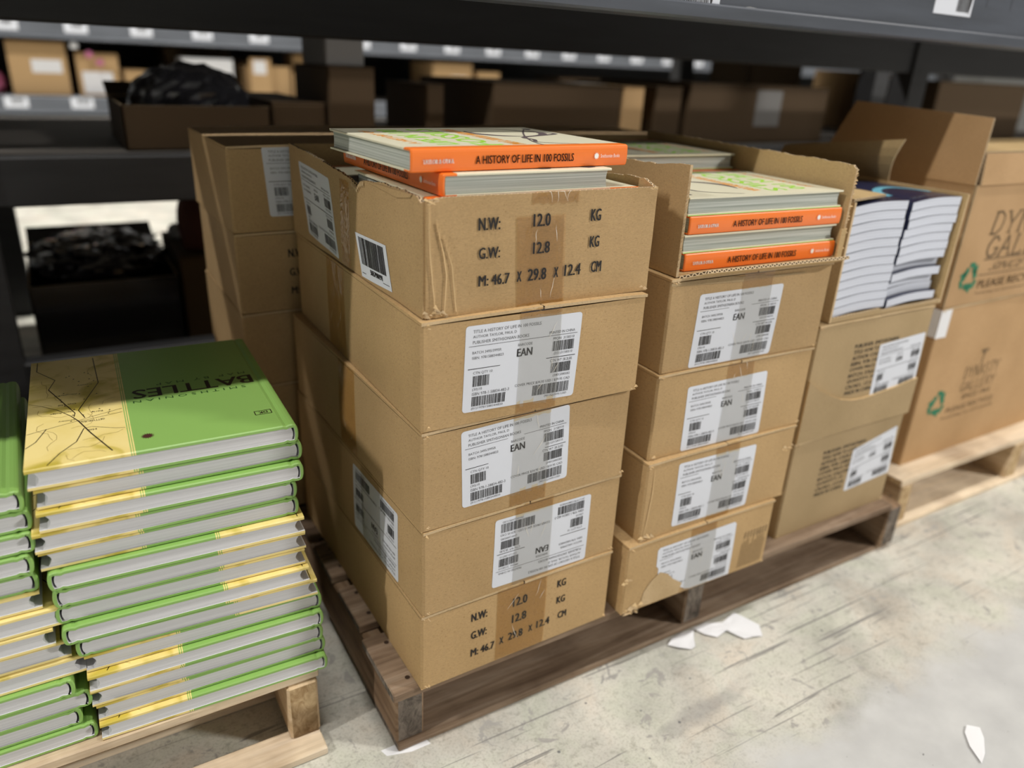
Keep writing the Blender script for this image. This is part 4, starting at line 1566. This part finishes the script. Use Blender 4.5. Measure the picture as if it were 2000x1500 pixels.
b.rect(.095, .0865, .42, .0890, fn, 'ink_brown')
b.text('SINCE 1964', .118, .064, .330, .080, fn, 'ink_brown', 0, .12)
b.rect(.092, .0560, .42, .0580, fn, 'ink_brown')
recycle(b, .060, .055, .034, fn, 'ink_green')
b.text('PLEASE RECYCLE', .098, .030, .330, .046, fn, 'ink_brown', .01)
b.text('Protecting our environment for tomorrow', .098, .016, .360, .022, fn, 'ink_brown')
b.build('carton_body', root)
f1 = MB()
sheet(f1, (-UW / 2 + .001, UD / 2 - .05, uh), (-UW / 2 + .001, -UD / 2 + .002, uh), (-UW / 2 + .003, -UD / 2 + .002, uh + .116), (-UW / 2 + .003, UD / 2 - .115, uh + .128), .004, 'kraft_red')
o = f1.build('top_flap', root)
o['label'] = 'side flap standing upright'
f2 = MB()
sheet(f2, (-UW / 2 + .008, -UD / 2 + .0005, uh), (UW / 2 - .004, -UD / 2 + .0005, uh), (UW / 2 - .004, -UD / 2 + .006, uh + .055), (-UW / 2 + .010, -UD / 2 + .006, uh + .055), .004, 'kraft_red')
sheet(f2, (-UW / 2 + .010, -UD / 2 + .006, uh + .055), (UW / 2 - .004, -UD / 2 + .006, uh + .055), (UW / 2 - .004, -UD / 2 + .130, uh + .064), (-UW / 2 + .010, -UD / 2 + .130, uh + .064), .004, 'kraft_in')
o = f2.build('top_flap', root)
o['label'] = 'front flap bent back over the top'


# ------------------------------------------------------------------ pallets
def pallet(name, label, x0, x1, y0, y1, mats, nails=False, deck=(), ext=0.0, thick=.0135, bottom=None, sy=.004):
    wx, wy, en, = mats
    root = empty(name, ((x0 + x1) / 2, (y0 + y1) / 2, 0), 0, label, 'pallet')
    ox, oy = (x0 + x1) / 2, (y0 + y1) / 2
    zd0, zd1 = .1150 - thick, .1150
    sw = .040
    for k, xs in enumerate((x0 + .003, (x0 + x1) / 2 - sw / 2, x1 - sw - .003)):
        b = MB()
        b.box(xs - ox, xs + sw - ox, y0 + sy - oy - (ext if k == 2 else 0), y1 - .004 - oy, .0125, zd0 - .0003, wy, .003, 'y', en)
        b.build('stringer', root)
    for k, (a, c, l0, l1) in enumerate(deck):
        b = MB()
        b.box(x0 + l0 - ox, x1 - l1 - ox, a - oy, c - oy, zd0, zd1, wx, .0015, 'x', en)
        if nails:
            for xs in (x0 + .022, (x0 + x1) / 2, x1 - .022):
                for yy in (a + .022, c - .022):
                    vs = [(xs - ox + .0035 * math.cos(q * PI / 4), yy - oy + .0035 * math.sin(q * PI / 4), zd1 + .0004) for q in range(8)]
                    b.face(vs, 'nail')
        b.build('deck_board', root)
    for k, (a, c) in enumerate(bottom or ((y0, y0 + .125), ((y0 + y1) / 2 - .05, (y0 + y1) / 2 + .05), (y1 - .12, y1))):
        b = MB()
        b.box(x0 + .004 - ox, x1 - .004 - ox, a - oy, c - oy, .0005, .0124, wx, .0015, 'x', en)
        b.build('bottom_board', root)
    return root


decks = [(.008, .125, -.006, .045), (.150, .245, 0, 0), (.275, .37, 0, 0), (.40, .495, 0, 0), (.525, .62, 0, 0), (.65, .745, 0, 0), (.775, .87, 0, 0), (.90, .995, 0, 0), (1.02, 1.13, 0, 0)]
pallet('wooden_pallet', 'weathered grey-brown wooden pallet under the carton towers', -.030, 1.031, .020, 1.13, ('wood_old', 'wood_old_y', 'end_old'), True, decks, .012)
decks = [(.055, .16, 0, 0), (.19, .28, 0, 0), (.31, .40, 0, 0), (.43, .52, 0, 0), (.55, .64, 0, 0), (.67, .76, 0, 0), (.79, .88, 0, 0), (.91, 1.0, 0, 0)]
pallet('wooden_pallet', 'pale new wooden pallet under the stacks of map hardbacks', -1.12, -.1050, .062, 1.08, ('wood_new', 'wood_new_y', 'end_new'), False, [(a + .044, c + .044, p, q) for a, c, p, q in decks], bottom=((.062, .114), (.19, .29), (.50, .60), (.98, 1.08)), sy=.033)
pallet('wooden_pallet', 'pale new wooden pallet under the brown recycling-mark cartons', 1.085, 1.990, .050, 1.08, ('wood_new', 'wood_new_y', 'end_new'), False, decks)


# ------------------------------------------------------------------ scraps on the floor
def scrap(name, label, outline, z=.0015, amp=.004, group=None, mat='white'):
    """torn paper: thin crumpled sheet from an outline"""
    b = MB()
    cx = sum(p[0] for p in outline) / len(outline)
    cy = sum(p[1] for p in outline) / len(outline)
    rings = 4

    def H(xx, yy):
        return z + amp * (0.5 + 0.5 * noise.noise(Vector((xx * 45, yy * 45, 2.1))))
    n = len(outline)
    for r_ in range(rings):
        q0, q1 = r_ / rings, (r_ + 1) / rings
        for i in range(n):
            (ax, ay), (bx_, by) = outline[i], outline[(i + 1) % n]
            P = []
            for (px, py), q in (((ax, ay), q0), ((bx_, by), q0), ((bx_, by), q1), ((ax, ay), q1)):
                xx, yy = cx + (px - cx) * q, cy + (py - cy) * q
                P.append((xx - cx, yy - cy, H(xx, yy)))
            b.face(P, mat)
            b.face([(p[0], p[1], p[2] - .0004) for p in P[::-1]], mat)
    o = b.build(name, None, (cx, cy, 0))
    tag(o, label, 'paper', group)
    return o


scrap('paper_scrap', 'torn white paper scrap, wider, by the weathered pallet edge', [(.500, .016), (.508, -.004), (.522, -.018), (.534, -.005), (.546, -.010), (.553, -.030), (.560, -.043), (.575, -.046), (.592, -.052), (.607, -.030), (.598, .000), (.592, .014), (.556, .004), (.530, .016)])
scrap('paper_scrap', 'torn white paper scrap, narrower, tucked against the weathered pallet', [(.436, .006), (.447, -.008), (.464, -.020), (.474, -.018), (.484, -.004), (.500, .014), (.480, .017), (.452, .014)])
scrap('paper_scrap', 'pointed white paper sliver lying alone on the smooth lane', [(.684, -.350), (.702, -.332), (.717, -.326), (.730, -.338), (.716, -.352), (.690, -.368), (.670, -.375)], amp=.002)
scrap('paper_scrap', 'white paper strip trapped under the weathered pallet corner', [(-.046, .034), (-.042, .022), (-.010, .013), (.018, .013), (.014, .030), (-.020, .034)], z=.0003, amp=.0001)


# ------------------------------------------------------------------ pallet racks
def beam(parent, x0, x1, y0, y1, z0, z1, mat, front=True, labels=(), lmat='label', lipz=.012):
    b = MB()
    b.box(x0, x1, y0, y1, z0, z1, mat, .004)
    # stepped lip at the foot of the beam and a groove line
    if front:
        b.box(x0, x1, y0 - .006, y0 + .002, z0, z0 + lipz, mat, .003)
    o = b.build('beam', parent)
    for (lx, lz, lw, lh) in labels:
        q = MB()
        q.box(lx - lw / 2, lx + lw / 2, y0 - .0008 - (.0), y0 - .0001, lz - lh / 2, lz + lh / 2, lmat)
        fn = lambda u, v: (lx - lw / 2 + u, y0 - .0012, lz - lh / 2 + v)
        rr = random.Random(int(lx * 1000))
        u = lw * .28
        while u < lw * .80:
            wd = rr.choice((.0012, .0012, .0024, .0036)) * lw / .12
            q.rect(u, lh * .40, u + wd, lh * .92, fn, 'ink')
            u += wd + rr.choice((.0012, .0024)) * lw / .12
        q.build('location_label', o)
    return o


def upright(parent, x, y, z1, mat, w=.08, d=.07):
    b = MB()
    # open C-section post
    b.box(x - w / 2, x + w / 2, y - d / 2, y - d / 2 + .006, 0, z1, mat)
    b.box(x - w / 2, x - w / 2 + .006, y - d / 2 + .006, y + d / 2, 0, z1, mat)
    b.box(x + w / 2 - .006, x + w / 2, y - d / 2 + .006, y + d / 2, 0, z1, mat)
    b.box(x - w / 2 - .01, x + w / 2 + .01, y - d / 2 - .01, y + d / 2 + .01, 0, .006, mat)
    for k in range(int(z1 / .05)):
        b.box(x - .012, x + .012, y - d / 2 - .0006, y - d / 2, .03 + k * .05, .05 + k * .05, 'steel_dark')
    return b.build('upright', parent)


XL, XR = -.50, 2.35
FB = .160
LABELS_NEAR = ((.400, .981, .213, .090), (1.032, 1.0005, .105, .068))
near = empty('pallet_rack', (0.9, .55, 0), 0, 'dark grey pallet rack standing over the book pallets', 'rack')


def rel(o, root):
    o.location = (o.location.x - root.location.x, o.location.y - root.location.y, o.location.z - root.location.z)
    return o


fbm = beam(near, XL - 2.2, XR + 2.2, FB, FB + .050, .925, 1.045, 'steel', True, lipz=.020)
rel(fbm, near)
for lx, lz, lw, lh in LABELS_NEAR:
    q = MB()
    q.box(lx - lw / 2, lx + lw / 2, FB - .0008, FB - .0001, lz - lh / 2, lz + lh / 2, 'label')
    fn = lambda u, v: (lx - lw / 2 + u, FB - .0012, lz - lh / 2 + v)
    rr = random.Random(3)
    a0, a1 = (.58, .90) if lw > .1 else (.25, .78)
    u = lw * a0
    while u < lw * a1:
        wd = rr.choice((.001, .001, .002))
        q.rect(u, lh * .12 if lw < .1 else lh * .09, u + wd, lh * .72, fn, 'ink')
        u += wd + rr.choice((.001, .0015))
    if lw > .1:
        q.poly([(lw * .925, lh * .02), (lw * .975, lh * .6), (lw * .885, lh * .6)], fn, 'ink')
    q.build('location_label', fbm)
sc_ = MB()
pts = [(.507 + .20 * k / 14, .945 - .0025 * math.sin(k * 1.1) - .008 * k / 14) for k in range(15)]
sc_.ribbon(pts, [.001 + .0018 * math.sin(PI * k / 14) for k in range(15)], lambda u, v: (u, FB - .0008, v), 'scratch')
for k in range(12):
    xx = .60 + k * .075
    sc_.ribbon([(xx, .985), (xx + .001, 1.043)], .0012, lambda u, v: (u, FB - .0008, v), 'steel_dark')
sc_.build('scratch', fbm)
rel(beam(near, XL - 2.2, XR + 2.2, .860, .910, .887, 1.010, 'steel_dark', False), near)
for xx in (XL - 1.45, XL, XR, XR + 2.46):
    rel(upright(near, xx + (-.75 if xx < 0 else -.30), .885, 2.2, 'steel_dark'), near)
for xx in (XL - 1.45, XL, XR, XR + 2.46):
    rel(upright(near, xx + (-.75 if xx < 0 else -.30), FB + .026, 2.2, 'steel_dark', d=.05), near)
b = MB()
b.box(XL - 2.2, XR + 2.2, FB + .052, .858, 1.030, 1.044, 'deck')
for k in range(9):
    b.box(-.4 + k * .33, -.36 + k * .33, FB + .052, .858, 1.012, 1.030, 'steel_far')
rel(b.build('shelf_deck', near), near)

mid = empty('pallet_rack', (0.9, 1.78, 0), 0, 'dark pallet rack back to back behind the near one', 'rack')
rel(beam(mid, XL - 2.2, XR + 2.2, 1.22, 1.27, .535, .637, 'steel_dark', False), mid)
rel(beam(mid, XL - 2.2, XR + 2.2, 2.26, 2.31, .545, .637, 'steel_dark', False), mid)
rel(beam(mid, XL - 2.2, XR + 2.2, 1.22, 1.27, .100, .190, 'steel_dark', False, labels=((-.168, .165, .10, .035),), lmat='grey_sheet'), mid)
rel(beam(mid, XL - 2.2, XR + 2.2, 2.26, 2.31, 1.00, 1.1, 'steel_dark', False), mid)
rel(beam(mid, XL - 2.2, XR + 2.2, 1.22, 1.27, 1.00, 1.1, 'steel_dark', False), mid)
for yy in (1.245, 2.285):
    for xx in (-2.66, -.462, XR + .03, XR + 2.16):
        rel(upright(mid, xx, yy, 2.2, 'steel_dark'), mid)
b = MB()
b.box(XL - 2.2, XR + 2.2, 1.27, 2.26, .622, .637, 'deck')
rel(b.build('shelf_deck', mid), mid)
b = MB()
b.box(XL - 2.2, XR + 2.2, 1.22, 2.31, 1.1, 1.115, 'deck')
rel(b.build('shelf_deck', mid), mid)

far = empty('pallet_rack', (2.4, 5.1, 0), 0, 'grey rack with white location labels across the rear aisle', 'rack')
FY = 4.6
rel(beam(far, -3.2, 8.2, FY, FY + .05, .870, .985, 'steel_far', True, labels=[(-.382 + .335 * k, .937, .115, .062) for k in range(-3, 18)]), far)
rel(beam(far, -3.2, 8.2, FY, FY + .05, .475, .570, 'steel_far', True, labels=[(-.400 + .325 * k, .535, .115, .055) for k in range(-3, 18)]), far)
rel(beam(far, -3.2, 8.2, FY, FY + .05, .170, .255, 'steel_far', True), far)
for zt in (.985, .570, .255):
    b = MB()
    b.box(-3.2, 8.2, FY + .05, FY + 1.0, zt - .012, zt, 'deck')
    rel(b.build('shelf_deck', far), far)
b = MB()
b.box(-3.2, 8.2, FY + 1.0, FY + 1.02, 0, 1.3, 'steel_dark')
rel(b.build('back_panel', far), far)
for xx in (-1.6, 5.05):
    rel(upright(far, xx, FY + .06, 2.2, 'steel_far' if xx < 2 else 'steel_dark', w=.09), far)


# ------------------------------------------------------------------ goods in the racks behind
def shelf_carton(x0, x1, y0, d, z0, h, label, mat='tan', lab=None, name='cardboard_carton', opened=False, yaw=0.0, lean=0.0, group=None, labmat='white', dot=False, cat='carton'):
    w = x1 - x0
    root = empty(name, ((x0 + x1) / 2, y0 + d / 2, z0), yaw, label, cat, group)
    if lean:
        root.rotation_euler = (lean, 0, yaw)
    b = MB()
    if opened:
        for p0, p1, inn in (((-w / 2, d / 2), (-w / 2, -d / 2), (1, 0)), ((-w / 2, -d / 2), (w / 2, -d / 2), (0, 1)), ((w / 2, -d / 2), (w / 2, d / 2), (-1, 0)), ((w / 2, d / 2), (-w / 2, d / 2), (0, -1))):
            wall_sheet(b, p0, p1, inn, lambda s: h, n=4, nz_=2, mat=mat, inmat=mat)
        b.box(-w / 2, w / 2, -d / 2, d / 2, 0, .004, mat)
    else:
        b.box(-w / 2, w / 2, -d / 2, d / 2, 0, h - .004, mat, .004)
    b.build('carton_body', root)
    if not opened:
        for s_ in (-1, 1):
            f = MB()
            xa, xb = (-w / 2, -.001) if s_ < 0 else (.001, w / 2)
            f.box(xa, xb, -d / 2, d / 2, h - .004, h, mat, .001)
            f.build('top_flap', root)
    else:
        f = MB()
        sheet(f, (-w / 2, d / 2, h), (w / 2, d / 2, h), (w / 2, d / 2 + .08, h + .03), (-w / 2, d / 2 + .08, h + .03), .004, mat)
        f.build('top_flap', root)
    if lab:
        lx, lz, lw, lh = lab
        q = MB()
        q.box(lx * w - w / 2, lx * w - w / 2 + lw, -d / 2 - .0015, -d / 2 - .0002, lz * h, lz * h + lh, labmat)
        if dot:
            q.poly([(lx * w - w / 2 + lw * .9 + .024 * math.cos(k * PI / 6), lz * h + lh * .45 + .024 * math.sin(k * PI / 6)) for k in range(12)], lambda u, v: (u, -d / 2 - .0022, v), 'teal')
        q.build('label', root)
    return root


# far rack, second shelf (top of the shelf 0.570)
FYg = FY + .04
far_goods = [
    (-.405, -.115, .285, 'tan carton with a white slip, by the pink bundle on the far rack', 'tan', (.38, .42, .15, .07), {}),
    (-.070, .150, .235, 'tan carton with a large white label on the far rack', 'tan', (.10, .06, .16, .12), {}),
    (.175, .300, .150, 'small pale tan carton beside the grey bag on the far rack', 'tan', None, {}),
    (.880, 1.165, .200, 'golden brown carton on the far rack', 'tan', None, dict(opened=True)),
    (1.180, 1.425, .170, 'tan carton with a teal round sticker on the far rack', 'tan', (.2, .06, .17, .075), dict(dot=True)),
    (2.190, 2.510, .270, 'tan carton with a white slip seen past the dark gap on the far rack', 'tan', (.45, .08, .13, .16), {}),
    (2.555, 2.745, .220, 'narrow tan carton next to the one with the white slip on the far rack', 'tan', (.45, .3, .08, .11), {}),
    (3.30, 3.75, .20, 'dark carton at the right part of the far rack shelf', 'shaded_box', None, {}),
]
for x0, x1, hh, lb_, mt_, lab_, kw in far_goods:
    shelf_carton(x0, x1, FYg + .05, .40, .5705, hh, lb_, mt_, lab_, group='cartons on the far rack shelf', **kw)
shelf_carton(.500, .800, FYg + .03, .22, .5705, .232, 'white carton between the grey bag and the golden brown carton', 'white', None, group='cartons on the far rack shelf')
shelf_carton(.440, .840, FYg + .30, .40, .5705, .285, 'open brown carton behind the white one on the far rack', 'shaded_box', None, opened=True, group='cartons on the far rack shelf')
shelf_carton(.90, 1.03, FYg + .01, .03, .5705, .245, 'white and tan upright folder beside the golden brown carton on the far rack', 'tan', (.15, .62, .08, .08), name='cardboard_sleeve', cat='sleeve')
shelf_carton(1.20, 1.42, FYg + .12, .2, .7410, .110, 'pale tan carton stacked on the one with the teal sticker', 'tan', None, group='cartons on the far rack shelf')


def blob(name, label, cat, loc, rad, mat, seed, amp=.35, freq=2.6, nu=36, nv=20, group=None, flat=True, ridge=True, parent=None):
    b = MB()
    P = []
    for j in range(nv + 1):
        th = PI * j / nv
        row = []
        for i in range(nu):
            ph = 2 * PI * i / nu
            d = Vector((math.sin(th) * math.cos(ph), math.sin(th) * math.sin(ph), -math.cos(th)))
            q = noise.noise(d * freq + Vector((seed, 0, 0)))
            q2 = noise.noise(d * freq * 2.7 + Vector((0, seed, 0)))
            k = 1 + amp * ((1 - abs(q) * 2.2) * .5 if ridge else q) + amp * .45 * (abs(q2) * 2 - .4)
            zz = d.z * rad[2] * k
            if zz < -rad[2] * .75:
                zz = -rad[2] * .75
            row.append((d.x * rad[0] * k, d.y * rad[1] * k, zz + rad[2] * .75))
        P.append(row)
    for j in range(nv):
        for i in range(nu):
            k = (i + 1) % nu
            if j == 0:
                b.face([P[0][0], P[1][k], P[1][i]][::-1], mat, smooth=not flat)
            elif j == nv - 1:
                b.face([P[j][i], P[j][k], P[nv][0]], mat, smooth=not flat)
            else:
                b.face([P[j][i], P[j][k], P[j + 1][k], P[j + 1][i]], mat, smooth=not flat)
    o = b.build(name, parent, loc)
    if label:
        tag(o, label, cat, group)
    return o


blob('plastic_bag', 'crumpled grey plastic bag between tan cartons on the far rack', 'bag', (.385, FYg + .16, .5705), (.065, .08, .075), 'clear_plastic', 3)
blob('plastic_bundle', 'pink plastic-wrapped bundle at the end of the far rack shelf', 'bundle', (-.52, FYg + .2, .5705), (.075, .12, .075), 'pink', 5)
blob('plastic_bag', 'shiny grey plastic bag on the lowest far shelf, by the black crate', 'bag', (.06, FYg + .22, .2555), (.24, .16, .085), 'clear_plastic', 8, .5, 4.0, 48, 26)
blob('plastic_bag', 'grey and pink plastic bag at the end of the lowest far shelf', 'bag', (-.50, FYg + .22, .2555), (.14, .14, .085), 'pink', 9, .5, 3.6)
for k, (sx, sz) in enumerate(((-.03, .80), (.02, .76), (-.10, .845))):
    o = blob('plastic_flower', None, None, (sx, FYg + .02, sz), (.020, .02, .02), 'pink' if k < 2 else 'white', 20 + k, .2)
    tag(o, ['pink bauble hanging lower by the label carton', 'dusky bauble hanging lowest by the label carton', 'white bauble hanging under the far rack beam'][k] , 'bauble')
    o.location = (sx + .03, FYg - .0, sz - .02)

# middle rack shelf, top at 0.637
MZ = .6375
GM = 'cartons on the middle rack'
shelf_carton(-.145, .182, 1.30, .36, MZ, .098, 'dark open carton holding black plastic on the middle rack', 'shaded_box', None, opened=True, group=GM)
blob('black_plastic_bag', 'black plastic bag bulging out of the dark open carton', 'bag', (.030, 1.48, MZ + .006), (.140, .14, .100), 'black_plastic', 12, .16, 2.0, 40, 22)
shelf_carton(.190, .322, 1.31, .46, MZ, .110, 'low dark carton right of the black plastic on the middle rack', 'shaded_box', None, group=GM)
shelf_carton(.330, .452, 1.30, .30, MZ, .196, 'upright brown carton with a grey sleeve standing on it, middle rack', 'shaded_box', None, group=GM)
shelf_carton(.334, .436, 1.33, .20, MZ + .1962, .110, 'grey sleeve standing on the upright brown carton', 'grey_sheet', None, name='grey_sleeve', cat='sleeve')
shelf_carton(.615, .668, 1.34, .30, MZ, .160, 'slim dark carton alone in the dark gap of the middle rack', 'shaded_box', None, group=GM)
shelf_carton(.800, 1.255, 1.30, .50, MZ, .172, 'long brown carton left of the slim pale one on the middle rack', 'shaded_box', None, opened=False, group=GM)
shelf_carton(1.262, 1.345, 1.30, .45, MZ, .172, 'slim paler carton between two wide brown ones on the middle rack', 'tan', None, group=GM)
shelf_carton(1.400, 1.512, 1.31, .45, MZ, .176, 'narrow dark carton just left of the one with the grey strip', 'shaded_box', None, group=GM)
shelf_carton(1.535, 2.215, 1.30, .50, MZ, .190, 'wide brown carton with a grey label strip on the middle rack', 'shaded_box', (.455, .30, .125, .118), labmat='grey_sheet', group=GM)
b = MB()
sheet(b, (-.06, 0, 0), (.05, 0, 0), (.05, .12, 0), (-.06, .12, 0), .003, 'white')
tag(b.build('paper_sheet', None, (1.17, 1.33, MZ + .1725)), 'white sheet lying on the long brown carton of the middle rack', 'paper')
shelf_carton(2.92, 3.60, 1.32, .40, MZ, .235, 'big dark carton beyond the rack post on the middle rack', 'shaded_box', None, group=GM)
shelf_carton(2.48, 2.82, 1.95, .25, MZ, .285, 'brown carton with a bent pale flap at the rear of the middle rack', 'shaded_box', None, opened=True, group=GM)
# cardboard tube standing at the back
b = MB()
n = 28
for (r0, z0, r1, z1) in ((.19, 0, .19, .26), (.18, .26, .18, .004)):
    for k in range(n):
        a0, a1 = 2 * PI * k / n, 2 * PI * (k + 1) / n
        b.face([(r0 * math.cos(a0), r0 * math.sin(a0), z0), (r0 * math.cos(a1), r0 * math.sin(a1), z0), (r1 * math.cos(a1), r1 * math.sin(a1), z1), (r1 * math.cos(a0), r1 * math.sin(a0), z1)], 'tan', smooth=True)
for k in range(n):
    a0, a1 = 2 * PI * k / n, 2 * PI * (k + 1) / n
    b.face([(.19 * math.cos(a0), .19 * math.sin(a0), .26), (.19 * math.cos(a1), .19 * math.sin(a1), .26), (.18 * math.cos(a1), .18 * math.sin(a1), .26), (.18 * math.cos(a0), .18 * math.sin(a0), .26)], 'torn')
o = b.build('cardboard_tube', None, (3.30, 2.02, MZ))
tag(o, 'round tan cardboard drum beyond the brown cartons', 'drum')

# under the middle rack
shelf_carton(-.395, -.055, 1.44, .50, 0.0005, .305, 'black crate under the middle rack', 'black_plastic', None, name='black_crate', cat='crate', opened=True)
blob('black_plastic_bag', 'shiny black plastic bag heaped in the crate under the middle rack', 'bag', (-.225, 1.69, .2900), (.145, .200, .044), 'black_plastic', 31, .42, 2.6, 48, 26, flat=False)
shelf_carton(-.045, .095, 1.46, .35, .0005, .345, 'dark low carton carrying the red-brown bundle', 'shaded_box', None, group='cartons under the middle rack')
blob('dark_red_bundle', 'dark red-brown rounded bundle beside the black crate', 'bundle', (.016, 1.56, .3458), (.043, .05, .090), 'red_brown', 33, .08, 2.0, flat=False, ridge=False)
blob('plastic_bag', 'small grey plastic bag next to the red-brown bundle', 'bag', (-.012, 1.72, .3458), (.022, .04, .022), 'clear_plastic', 35, .2, 3.0)
